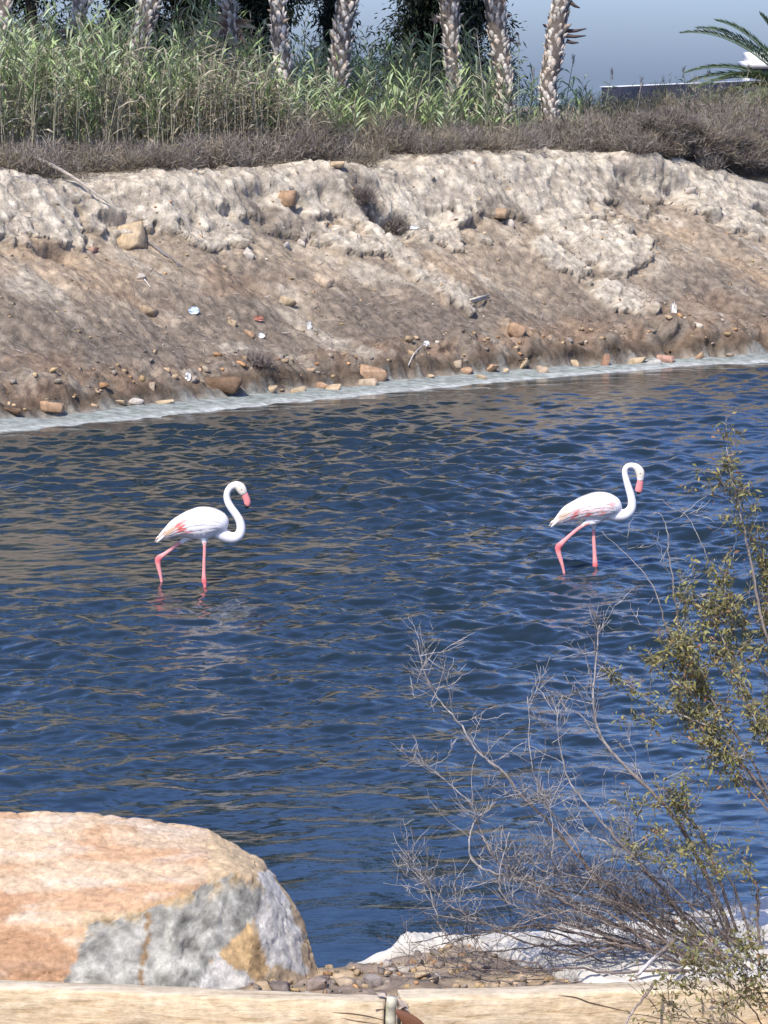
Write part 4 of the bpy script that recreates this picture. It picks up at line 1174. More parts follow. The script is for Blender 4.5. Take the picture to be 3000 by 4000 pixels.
right_spec = dict(
    body=[(284, 815, 14, 14), (350, 775, 42, 38), (440, 715, 78, 68), (540, 675, 100, 92), (640, 645, 125, 112), (740, 632, 150, 128), (840, 625, 152, 130), (920, 632, 128, 115), (975, 655, 95, 90), (1010, 680, 60, 60), (1025, 690, 22, 22)],
    neck=[(900, 690, 78, 70), (970, 715, 72, 64), (1040, 722, 64, 58), (1100, 702, 58, 52), (1142, 655, 52, 46), (1155, 590, 46, 42), (1142, 510, 43, 39), (1118, 430, 40, 37), (1092, 345, 36, 34), (1074, 265, 33, 32), (1082, 210, 32, 31), (1118, 182, 32, 31), (1165, 182, 34, 32),
          (1208, 208, 44, 36), (1238, 255, 50, 40), (1242, 310, 42, 36), (1240, 345, 36, 30)],
    legs=[dict(y=0.06, thigh=[(780, 730, 50, 36), (750, 810, 34, 28), (744, 880, 22, 20)], joints=[(766, 1285)],
               leg=[(745, 860, 19, 18), (745, 950, 20, 19), (750, 1050, 22, 20), (757, 1160, 24, 21), (763, 1250, 30, 26), (766, 1285, 32, 27), (770, 1320, 20, 18), (772, 1500, 16, 15), (772, 1690, 16, 15), (810, 1705, 13, 40), (870, 1712, 8, 58)]),
          dict(y=-0.05, thigh=[(800, 740, 60, 40), (735, 785, 40, 34), (665, 800, 30, 26), (625, 825, 22, 20)], joints=[(352, 1060)],
               leg=[(680, 798, 22, 20), (610, 835, 22, 20), (530, 895, 22, 20), (440, 975, 25, 22), (365, 1050, 36, 28), (352, 1080, 34, 27), (368, 1150, 28, 24), (390, 1220, 23, 20), (412, 1300, 17, 16), (430, 1420, 14, 14), (440, 1600, 14, 14), (460, 1640, 12, 34), (510, 1652, 8, 50)])],
    bill=[(1242, 315, 38, 28), (1240, 355, 36, 26), (1232, 400, 38, 25), (1226, 440, 40, 23), (1222, 462, 34, 20), (1220, 470, 20, 14)],
    tip=[(1224, 458, 28, 14), (1218, 470, 26, 14), (1210, 480, 13, 8), (1204, 486, 5, 5)],
    head=(1232, 250), eye=(1236, 262), eyew=38, wing=(3, 28),
    pink=[(540, 705, 40, 56, .3, (.76, .20, .17), 1.0), (676, 692, 38, 66, .35, (.76, .19, .17), 1.0), (838, 672, 40, 40, 0, (.80, .32, .28), .9), (944, 595, 24, 56, .3, (.80, .36, .32), .85), (430, 705, 110, 40, -.6, (.85, .58, .36), .75), (760, 640, 180, 60, 0, (.83, .56, .52), .5), (600, 660, 70, 40, 0, (.82, .48, .42), .6)])
flamingo(0, 0, 500, 1800, 600 / 1659, (828, 1335), 37.9, left_spec, 'white flamingo on the left with one orange pink wing patch and bill half lifted')
flamingo(0, 0, 2050, 1750, 600 / 1659, (766, 1300), 39.4, right_spec, 'white flamingo on the right behind the bush twigs with bill pointing straight down')

# ================================================================== foreground boulder
def rock_from_points(name, P, seed, colfn, mat, div=26, amp=0.02, passes=2):
    bm = bmesh.new()
    for p in P: bm.verts.new(p)
    r = bmesh.ops.convex_hull(bm, input=bm.verts)
    bmesh.ops.delete(bm, geom=[e for e in r['geom_interior'] if isinstance(e, bmesh.types.BMVert)], context='VERTS')
    bmesh.ops.triangulate(bm, faces=bm.faces)
    for q in range(6):
        ed = [e for e in bm.edges if e.calc_length() > div]
        if not ed: break
        bmesh.ops.subdivide_edges(bm, edges=ed, cuts=1, use_grid_fill=True)
        bmesh.ops.triangulate(bm, faces=[f for f in bm.faces if len(f.verts) > 3])
    for q in range(passes):
        bmesh.ops.smooth_vert(bm, verts=bm.verts, factor=0.5, use_axis_x=True, use_axis_y=True, use_axis_z=True)
    bm.normal_update()
    V = np.array([v.co for v in bm.verts]); N = np.array([v.normal for v in bm.verts])
    F = np.array([[v.index for v in f.verts] for f in bm.faces]); bm.free()
    d = amp * (fbm(V[:, 0] * 2.2 + seed, V[:, 1] * 2.2, V[:, 2] * 5.0, 5, gain=.55)) + amp * 0.5 * fbm(V[:, 0] * 9 + seed, V[:, 1] * 9, V[:, 2] * 14, 3)
    ff, fs, fi = worley(V[:, 0] * 5 + V[:, 1] * 3, V[:, 2] * 8 + V[:, 1] * 4, 3)
    d = d + amp * .9 * (fi - .5) * sstep(0, .12, fs - ff) - amp * .7 * (1 - sstep(0, .10, fs - ff))
    up_ = sstep(.35, .75, N[:, 2])                           # flaky bedding on the upper side
    bd = (V[:, 1] * 4.2 + V[:, 2] * 6 + .9 * fbm(V[:, 0] * 1.6 + seed, V[:, 1] * 2.5, V[:, 2] * 2.5, 4)) % 1.0
    d = d + (amp > .01) * up_ * .009 * (bd - sstep(.82, 1.0, bd))
    V2 = V + N * d[:, None]
    return mesh_np(name, V2, F, colfn(V2, N), True)
bp = [at(-700, 3200, 21.0), at(0, 3172, 21.0), at(165, 3170, 21.0), at(440, 3186, 21.0), at(640, 3212, 21.0), at(815, 3236, 20.95), at(905, 3284, 20.9), at(1024, 3366, 20.85), at(1115, 3475, 20.8), at(1180, 3594, 20.78),
      at(1216, 3705, 20.76), at(1262, 3850, 20.74), at(-700, 3700, 21.35), at(600, 3700, 21.4), at(1000, 3700, 21.2),
      at(1013, 3434, 20.45), at(904, 3400, 20.35), at(777, 3446, 20.25), at(579, 3535, 20.12), at(362, 3592, 20.0), at(245, 3780, 19.80), at(-100, 3780, 19.80), at(-700, 3760, 19.9),
      at(980, 3600, 20.42), at(860, 3760, 20.12), at(745, 3870, 19.92), at(260, 3880, 19.76), at(560, 3880, 19.82), at(-700, 3900, 19.8), at(1160, 3890, 20.45), at(960, 3890, 20.1)]
def in_poly(x, y, poly):
    r = np.zeros(x.shape, bool); n = len(poly)
    for i in range(n):
        x0, y0 = poly[i]; x1, y1 = poly[(i + 1) % n]
        c = ((y0 > y) != (y1 > y)) & (x < (x1 - x0) * (y - y0) / (y1 - y0 + 1e-9) + x0)
        r ^= c
    return r
def rock_col(V, N):
    # colour zones follow the facets of the stone (coordinates on the stone, in photo units)
    X_, Y_ = px_of(V[:, 0], V[:, 1], V[:, 2])
    X_ = X_ + 30 * fbm(V[:, 0] * 4, V[:, 1] * 4, V[:, 2] * 4, 4); Y_ = Y_ + 24 * fbm(V[:, 0] * 4 + 9, V[:, 1] * 4, V[:, 2] * 4, 4)
    tan = np.array((.52, .385, .235)); org = np.array((.50, .315, .185)); pnk = np.array((.54, .40, .265)); gry = np.array((.35, .335, .285)); wht = np.array((.64, .60, .52)); och = np.array((.55, .37, .18)); brn = np.array((.40, .225, .12))
    c = np.tile(tan, (len(V), 1))
    lay = fbm(V[:, 0] * 1.4, V[:, 1] * 3.0, V[:, 2] * 9.0, 5)
    k = sstep(-.25, .25, lay)[:, None]; top = ((Y_ < 3560) & (X_ < 820))[:, None] | (X_ < 330)[:, None]
    c = np.where(top, org * k + pnk * (1 - k), c)
    ln = sstep(.28, .42, fbm(V[:, 0] * 2.2 + 5, V[:, 1] * 4.0, V[:, 2] * 16, 4))[:, None]
    c = np.where(top, c * (1 - .4 * ln) + np.array((.60, .50, .40)) * .4 * ln, c)
    kb = (sstep(0, .25, fbm(V[:, 0] * 2, V[:, 1] * 2, V[:, 2] * 3 + 4, 4)) * (X_ < 330) * (Y_ > 3480))[:, None]; c = c * (1 - .8 * kb) + brn * .8 * kb
    gp = in_poly(X_, Y_, [(248, 3830), (300, 3700), (365, 3612), (580, 3556), (780, 3468), (905, 3425), (1010, 3455), (1000, 3560), (960, 3640), (830, 3760), (750, 3960), (200, 3960)])
    sp = fbm(V[:, 0] * 9, V[:, 1] * 9, V[:, 2] * 9, 5)[:, None]
    c = np.where(gp[:, None], gry * (1 + .65 * sp) + np.array((.10, .10, .07)) * sstep(.2, .6, fbm(V[:, 0] * 6, 0 * V[:, 1], V[:, 2] * 1.5, 3))[:, None], c)
    wp = in_poly(X_, Y_, [(1010, 3440), (1040, 3400), (1130, 3520), (1230, 3800), (1060, 3790), (990, 3600), (1000, 3540)])
    c = np.where(wp[:, None], wht * (1 + .08 * sp), c)
    op = in_poly(X_, Y_, [(975, 3605), (1000, 3660), (1070, 3800), (990, 3830), (850, 3735)])
    c = np.where(op[:, None], och * (1 + .35 * sp), c)
    w2 = in_poly(X_, Y_, [(855, 3735), (985, 3830), (930, 3950), (745, 3950), (760, 3850)])
    c = np.where(w2[:, None], wht * (1 + .25 * sp), c)
    # rust run along the break and one rust seam
    sm = (np.abs(X_ - 556 - .02 * (Y_ - 3560)) < 9) & gp & (Y_ > 3540); c = np.where(sm[:, None], np.array((.26, .17, .09)), c)
    yb = np.interp(X_, [245, 365, 580, 780, 905, 1010], [3800, 3612, 3556, 3468, 3425, 3455])
    ru = ((1 - sstep(0, 55, np.abs(Y_ - yb - 12))) * (X_ > 360) * (X_ < 1030) * sstep(-.1, .3, sp[:, 0]))[:, None]; c = c * (1 - .75 * ru) + np.array((.36, .24, .10)) * .75 * ru
    return np.clip(c * (1 + .22 * fbm(V[:, 0] * 14, V[:, 1] * 14, V[:, 2] * 22, 4))[:, None], .03, .85)
M['boulder'] = mat_attr('boulder_rock', 0.85, 0.2, 0.24, 30.0, 0.008, bscale=60)
o = link('boulder', rock_from_points('boulder', bp, 3, rock_col, M['boulder'], 0.030, 0.012, 0), M['boulder'])
tag(o, 'large foreground boulder, orange on top with a grey white broken front', 'boulder')

# ================================================================== timber edging
def mat_timber():
    m, t, b = mat_new('timber', 0.85, 0.15)
    v = coords(t, (0.8, 9, 9))
    f1 = noise(t, v, 3.0, 8, 0.6, 0.4); f2 = noise(t, coords(t, (3, 3, 3)), 5.0, 8, 0.65)
    c = ramp(t, f1, [(0.3, (0.40, 0.29, 0.16)), (0.48, (0.60, 0.47, 0.30)), (0.7, (0.68, 0.57, 0.40))])
    g2 = ramp(t, f2, [(0.3, 0.75), (0.7, 1.15)])
    c = mixrgb(t, c, g2, 1.0, 'MULTIPLY')
    f3 = noise(t, coords(t, (0.5, 26, 26)), 3.0, 6, 0.6, 0.6)
    c = mixrgb(t, c, ramp(t, f3, [(0.30, 0.55), (0.40, 0.95), (0.75, 1.08)]), 1.0, 'MULTIPLY')
    a = nn(t, 'ShaderNodeAttribute', attribute_name='Col')
    c = mixrgb(t, c, a.outputs['Color'], 1.0, 'MULTIPLY')
    t.links.new(c, b.inputs['Base Color'])
    ad = nn(t, 'ShaderNodeMath', operation='ADD'); t.links.new(f1, ad.inputs[0]); t.links.new(f2, ad.inputs[1])
    bump(t, b, ad.outputs[0], 0.8, 0.012)
    return m
M['timber'] = mat_timber()
BEAM = {}
def timber(p0, p1, depth, height, seed, label, cracks):
    """p0, p1: ends of the rear top edge"""
    p0, p1 = np.array(p0), np.array(p1); L = np.linalg.norm(p1 - p0); ex = (p1 - p0) / L
    ey = np.cross([0, 0, 1.0], ex); ey /= np.linalg.norm(ey); ez = np.cross(ex, ey)
    n = 260
    # rounded, worn cross-section
    cs_ = [(0, 0), (-.02, .004), (-depth * .5, .006), (-depth + .02, .002), (-depth + .006, -.004), (-depth, -.016), (-depth - .002, -height * .3), (-depth - .004, -height * .6), (-depth, -height + .02), (-depth + .02, -height), (0, -height), (0.003, -.02)]
    S_ = np.linspace(0, L, n); V = []; colv = []
    for i, s in enumerate(S_):
        for j, (a, b) in enumerate(cs_):
            w = 0.007 * float(perlin(s * 2.3 + seed, j * 0.7, 1.0)) + 0.004 * float(perlin(s * 11 + seed, j * 2.3, 2.0))
            for (s0, s1, jj, dp) in cracks:
                if jj == j and s0 < s < s1: w -= dp * math.sin((s - s0) / (s1 - s0) * 3.14)
            e = 0.012 * (1 if i in (0, n - 1) else 0)
            V.append(p0 + ex * s + ey * (a * (1 - e)) + ez * (b + w))
            tone = (0.92, 0.96, 1.04) if j <= 3 else (1, 1, 1)     # silvered, weathered top side
            colv.append(np.array(tone) * (1 + .1 * float(perlin(s * 3, j, 4))))
    V = np.array(V); k = len(cs_)
    i_ = np.arange(n - 1)[:, None] * k + np.arange(k)[None]; j_ = np.arange(n - 1)[:, None] * k + (np.arange(k)[None] + 1) % k
    Qd = np.stack([i_, i_ + k, j_ + k, j_], -1).reshape(-1, 4)
    c0, c1 = V[:k].mean(0), V[-k:].mean(0); V = np.concatenate([V, [c0, c1]]); colv += [np.ones(3) * .7] * 2
    a = np.arange(k); b = (a + 1) % k
    Tr = np.concatenate([np.stack([np.full(k, n * k), a, b], 1), np.stack([np.full(k, n * k + 1), (n - 1) * k + b, (n - 1) * k + a], 1)])
    org = V[0].copy()
    BEAM[seed] = (p0, ex, ey, depth)
    me = mesh_np('timber_beam', V - org, [Qd, Tr], np.array(colv), False)
    return tag(link('timber_beam', me, M['timber'], None, tuple(org)), label, 'timber beam', 'timber edging along the near shore')
lb0 = at(-900, 3790, 19.45); lb1 = at(1512, 3890, 19.05)
tb1 = timber(lb0, lb1, 0.17, 0.30, 1, 'left timber edging beam in front of the boulder', [(2.8, 3.4, 6, .02), (3.0, 3.42, 4, .012), (0.6, 1.6, 4, .008)])
rb0 = at(1552, 3868, 19.14); rb1 = at(3900, 3790, 19.55)
tb2 = timber(rb0, rb1, 0.19, 0.30, 2, 'right timber edging beam under the grey bush', [(0.8, 1.5, 6, .018), (1.0, 1.45, 5, .012), (0.2, 0.8, 4, .01), (1.6, 2.4, 4, .008)])
def crackline(beam, pts, seed, w):
    ac = Acc(); p0, ex, ey, dp = BEAM[seed]; P = []
    for px, py in pts:                                      # meet the front face of the beam
        d = np.array(ray(px, py)); q = p0 - ey * (dp + .003) - np.array([0, 0, H]); P.append(np.array([0, 0, H]) + d * (q @ ey) / (d @ ey))
    ac.tube(catmull(P, 3), w, 4, (.12, .085, .05))
    o = ac.build('crack', M['bark'], None); o.parent = beam
    o.matrix_parent_inverse = beam.matrix_basis.inverted()
taper = lambda k, w: w * np.sin(np.linspace(.12, 3.02, k)) ** .7
crackline(tb2, [(2180, 3886), (2250, 3896), (2300, 3915), (2370, 3932), (2450, 3952)], 2, taper(13, .0036))
crackline(tb2, [(2420, 3955), (2520, 3966), (2640, 3990), (2760, 3996)], 2, taper(10, .0022))
crackline(tb1, [(1300, 3955), (1380, 3960), (1450, 3972), (1500, 3985)], 1, taper(10, .0032))
crackline(tb1, [(1330, 3975), (1400, 3990), (1480, 4000)], 1, taper(7, .0026))
# post between the two beams, with dry bark curling off it
pc = at(1528, 3935, 18.93)
post = empty('fence_post', (pc.x, pc.y, 0.1)); tag(post, 'short bark covered post between the two timber beams', 'post')
ac = Acc(); s = np.linspace(-.05, .36, 8)
P = np.stack([0.006 * np.sin(s * 20), 0 * s, s], 1)
ac.tube(P, .030 + .003 * np.sin(s * 31), 12, np.array((.45, .43, .33)) * (1 + .25 * np.sin(s * 57))[:, None]); ac.build('stake', M['bark'], post, True)
g = np.random.default_rng(61)
for q in range(7):
    ac = Acc(); an = g.random() * 6.28; z0 = g.uniform(.27, .37)
    b0 = np.array([.03 * math.cos(an), .03 * math.sin(an), z0]); e = b0 + np.array([math.cos(an) * .05 + g.normal() * .02, math.sin(an) * .05, g.uniform(-.03, .06)])
    ac.leaves(np.array([b0]), np.array([e - b0]), np.array([[g.normal(), g.normal(), 1.0]]), .09, .045, np.array((.42, .34, .27)) * g.uniform(.6, 1.2), .3); ac.build('bark_flake', M['twig'], post)
# dry brown leaf and dark gap under the right beam
q0 = np.array(at(1545, 3945, 18.88)); q1 = np.array(at(1660, 4010, 18.86))
ac = Acc(); s = np.linspace(0, 1, 7)
wd = np.array([.012, .03, .045, .05, .05, .04, .02])
cl = q0[None] * (1 - s[:, None]) + q1[None] * s[:, None]
Vl = np.concatenate([cl + np.array([.3, 0, 1.0]) * wd[:, None] * .45, cl + np.array([0, -.02, 0]), cl - np.array([.3, 0, 1.0]) * wd[:, None]])
i_ = np.arange(6); ac.add(Vl, None, np.concatenate([np.stack([i_, i_ + 1, i_ + 8, i_ + 7], 1), np.stack([i_ + 7, i_ + 8, i_ + 15, i_ + 14], 1)]), np.tile(np.array((.17, .075, .04)), (21, 1)))
tag(ac.build('dead_leaf', M['leaf'], None, True, tuple(q0)), 'curled dark brown leaf beside the post', 'leaf')

# ================================================================== white liner sheet on the near shore
edge = np.array([(-.17, 21.32), (-.02, 21.46), (.12, 21.60), (.28, 21.74), (.6, 21.86), (1.1, 21.98), (1.5, 22.13), (1.95, 22.43), (2.6, 22.73), (3.5, 23.1)])
E = catmull(np.c_[edge, np.zeros(len(edge))], 14)[:, :2]
nE = len(E); s_e = np.linspace(0, 1, nE)
wid = np.interp(s_e, [0, .11, .25, .36, .44, .55, .8, 1], [.03, .12, .30, .6, 1.9, 2.35, 2.8, 3.2])
Tn = np.gradient(E, axis=0); Tn /= np.linalg.norm(Tn, axis=1, keepdims=True); inw = np.stack([Tn[:, 1], -Tn[:, 0]], 1)
nw_ = 40; rowsV = []
for j in range(nw_):
    f = j / (nw_ - 1)
    P = E + inw * (f * wid)[:, None] - inw * 0.06
    zz_ = np.array([shore_z(*p) for p in P])
    roll = 0.075 * np.exp(-((f * wid - .10) / .10) ** 2) * sstep(0.04, .22, s_e)
    fold = 0.09 * np.abs(perlin(P[:, 0] * 3.1, P[:, 1] * 3.1, 2)) + .035 * np.abs(perlin(P[:, 0] * 7 + 3, P[:, 1] * 5, 5)) + .10 * sstep(.62, .9, s_e) * np.exp(-((f - .25) / .2) ** 2)
    z = np.maximum(zz_, 0) + .028 + roll + fold * sstep(0, .2, f) * sstep(0, .15, s_e)
    if j == 0: z = z * 0 - .12
    if j >= nw_ - 2: z = np.maximum(zz_, 0) + (.012 if j == nw_ - 2 else -.03)
    rowsV.append(np.c_[P, z])
Vl = np.array(rowsV).reshape(-1, 3); il = np.arange(nw_ * nE).reshape(nw_, nE)
Ql = np.stack([il[:-1, :-1], il[1:, :-1], il[1:, 1:], il[:-1, 1:]], -1).reshape(-1, 4)
M['liner'] = mat_attr('white_geotextile', 0.8, 0.15, 0.08, 8.0, 0.006)
o = link('liner_sheet', mesh_np('liner_sheet', Vl, Ql, np.array((.56, .525, .46)) * (1 + .30 * fbm(Vl[:, 0] * 4, Vl[:, 1] * 4, 3, 4))[:, None], True), M['liner'])
so = o.modifiers.new('thick', 'SOLIDIFY'); so.thickness = 0.008
tag(o, 'white fabric sheet lining the near shore behind the bush', 'sheet')

# ---- stones and rubble on the near shore
near = [(1345, 3805, 110, 52, TA, 'orange tan stone at the water right of the boulder'), (1460, 3820, 80, 60, (.34, .28, .24), 'grey brown stone in front of the liner sheet tip'), (1640, 3790, 110, 70, OC, 'yellow cracked stone behind the post'),
        (1690, 3840, 90, 60, TA, 'tan stone low behind the right beam near the post'), (1770, 3790, 80, 50, OC, 'yellow stone right of the cracked yellow stone'), (1575, 3765, 70, 34, PA, 'pale stone on the liner edge above the post'),
        (1860, 3830, 70, 46, (.32, .25, .19), 'brown stone under the left end of the bush'), (1100, 3850, 120, 64, (.24, .18, .14), 'dark brown stone at the boulder foot behind the left beam'), (1230, 3835, 100, 60, (.30, .22, .17), 'brown stone beside the boulder foot'),
        (1930, 3850, 60, 36, TA, 'small tan stone behind the right beam under the bush'), (1000, 3865, 80, 40, (.27, .2, .15), 'low brown stone between boulder and left beam')]
for i, (px, py, w, h, col, lab) in enumerate(near):
    p = on_z(px, py + h * .35, 0.2); sc = p.y / FPX; p.z = max(shore_z(p.x, p.y), 0.02)
    o = link('stone', stone_mesh('stone', w * sc / 2, w * sc / 2.3, h * sc / 1.9, 500 + i, col, 15, 2), M['stone'], None, (p.x, p.y, p.z + h * sc * .22)); o.rotation_euler = (0, random.uniform(-.15, .15), random.uniform(-.5, .5))
    tag(o, lab, 'stone', 'stones on the near shore')
rub2 = Acc(); g = np.random.default_rng(71)
for q in range(900):
    x = g.uniform(-.9, 2.6); y = g.uniform(19.2, 21.9)
    s = g.uniform(.008, .032) * (1.6 if g.random() < .1 else 1)
    rubble(rub2, (x, y, shore_z(x, y) + s * .3), s, [OR, TA, OC, (.3, .25, .2), (.25, .2, .16), (.38, .33, .28)][g.integers(0, 6)], g)
tag(rub2.build('gravel', M['stone']), 'brown gravel between the timber beams and the water', 'gravel', kind='stuff')

# ================================================================== grey bush at right
g = np.random.default_rng(81)
bushroot = at(3000, 3810, 20.6)
bush = empty('bush', (bushroot.x, bushroot.y, 0.2)); tag(bush, 'big straggly saltbush, bare grey twigs at left and olive leaves at right', 'bush')
borg = (bushroot.x, bushroot.y, 0.2)
leafacc = Acc()
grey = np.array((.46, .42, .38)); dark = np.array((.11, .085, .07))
def twigs(acc, P, r0, depth, g, dens, leaf, tone, lf_from=0.0):
    L = np.sum(np.linalg.norm(np.diff(P, axis=0), axis=1))
    k = g.poisson(L * dens)
    tone0 = tone
    T = np.gradient(P, axis=0); T /= np.linalg.norm(T, axis=1, keepdims=True) + 1e-9
    for q in range(k):
        f = 0.10 + 0.88 * g.random(); i = f * (len(P) - 1); a = int(i); w = i - a
        b = P[a] * (1 - w) + P[min(a + 1, len(P) - 1)] * w
        d = T[a] * g.uniform(.15, .9) + g.normal(size=3) * np.array([.62, .42, .5]) + np.array([-.05, 0, .30])
        d /= np.linalg.norm(d)
        ln = (g.uniform(.10, .42) if depth == 0 else g.uniform(.05, .20) if depth == 1 else g.uniform(.03, .09)) * (1.15 - .5 * f)
        s = np.linspace(0, 1, 5)[:, None]
        kink = g.normal(size=(5, 3)) * .008 * np.sqrt(s) * (ln / .2)
        Q = b + d * ln * s + kink + np.array([0, 0, .06]) * ln * s ** 2
        r = r0 * (.42 if depth == 0 else .55) * g.uniform(.7, 1.2)
        r = max(r, .0018)
        tw = (tone if g.random() < .62 else tone * .38) * g.uniform(.65, 1.25)
        acc.tube(Q, np.linspace(r, max(.0011, r * .4), 5), 3, tw, cap=False)
        if depth < 2: twigs(acc, Q, r, depth + 1, g, 13 if depth == 0 else 8, leaf * .8 * (f > lf_from), tone)
        if leaf > 0 and f > lf_from: put_leaves(Q, leaf, g)
def put_leaves(Q, leaf, g, spread=.016):
    L = np.sum(np.linalg.norm(np.diff(Q, axis=0), axis=1))
    k = g.poisson(L * 330 * leaf)
    if k < 1: return
    f = g.random(k) * (len(Q) - 1.001); a = f.astype(int); w = (f - a)[:, None]
    B = Q[a] * (1 - w) + Q[a + 1] * w + g.normal(size=(k, 3)) * spread
    D = g.normal(size=(k, 3)) + np.array([0, 0, .35])
    pal = np.array([(.215, .195, .075), (.16, .15, .07), (.28, .22, .09), (.12, .105, .055), (.25, .13, .075), (.20, .185, .11)])
    c = pal[g.choice(6, k, p=[.3, .22, .18, .12, .08, .10])] * np.array((1.22, 1.28, 1.15)) * g.uniform(.7, 1.3, (k, 1))
    leafacc.leaves(B, D, rnd_dirs(k, g), g.uniform(.024, .055, k), g.uniform(.008, .018, k), c, .2)
def branch(pts, r0, r1, dens=14, leaf=0.0, lf_from=0.0, tone=None, Y=(20.6, 20.6)):
    W = np.array([np.array(at(px, py, np.interp(i / (len(pts) - 1), [0, 1], Y))) for i, (px, py) in enumerate(pts)])
    P = catmull(W, 6)
    P = P + np.stack([.012 * perlin(np.arange(len(P)) * .6, pts[0][0] * .1, q) for q in range(3)], 1)
    n = len(P); rr = np.linspace(r0, r1, n) * (1 + .12 * perlin(np.arange(n) * .9, 3.3, r0 * 100))
    tn_ = grey if tone is None else np.array(tone)
    s = np.linspace(0, 1, n)[:, None]
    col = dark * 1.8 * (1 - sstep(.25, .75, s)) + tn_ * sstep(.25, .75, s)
    ac = Acc(); ac.tube(P, rr * .85, 6, col * g.uniform(.8, 1.2, (n, 1)))
    twigs(ac, P, max((r0 + r1) / 2 * .5, .0028), 0, g, dens, leaf, tn_, lf_from)
    if leaf > 0: put_leaves(P[int(lf_from * n):], leaf * 1.6, g, .028)
    ac.build('branch', M['twig'], bush, False, borg)
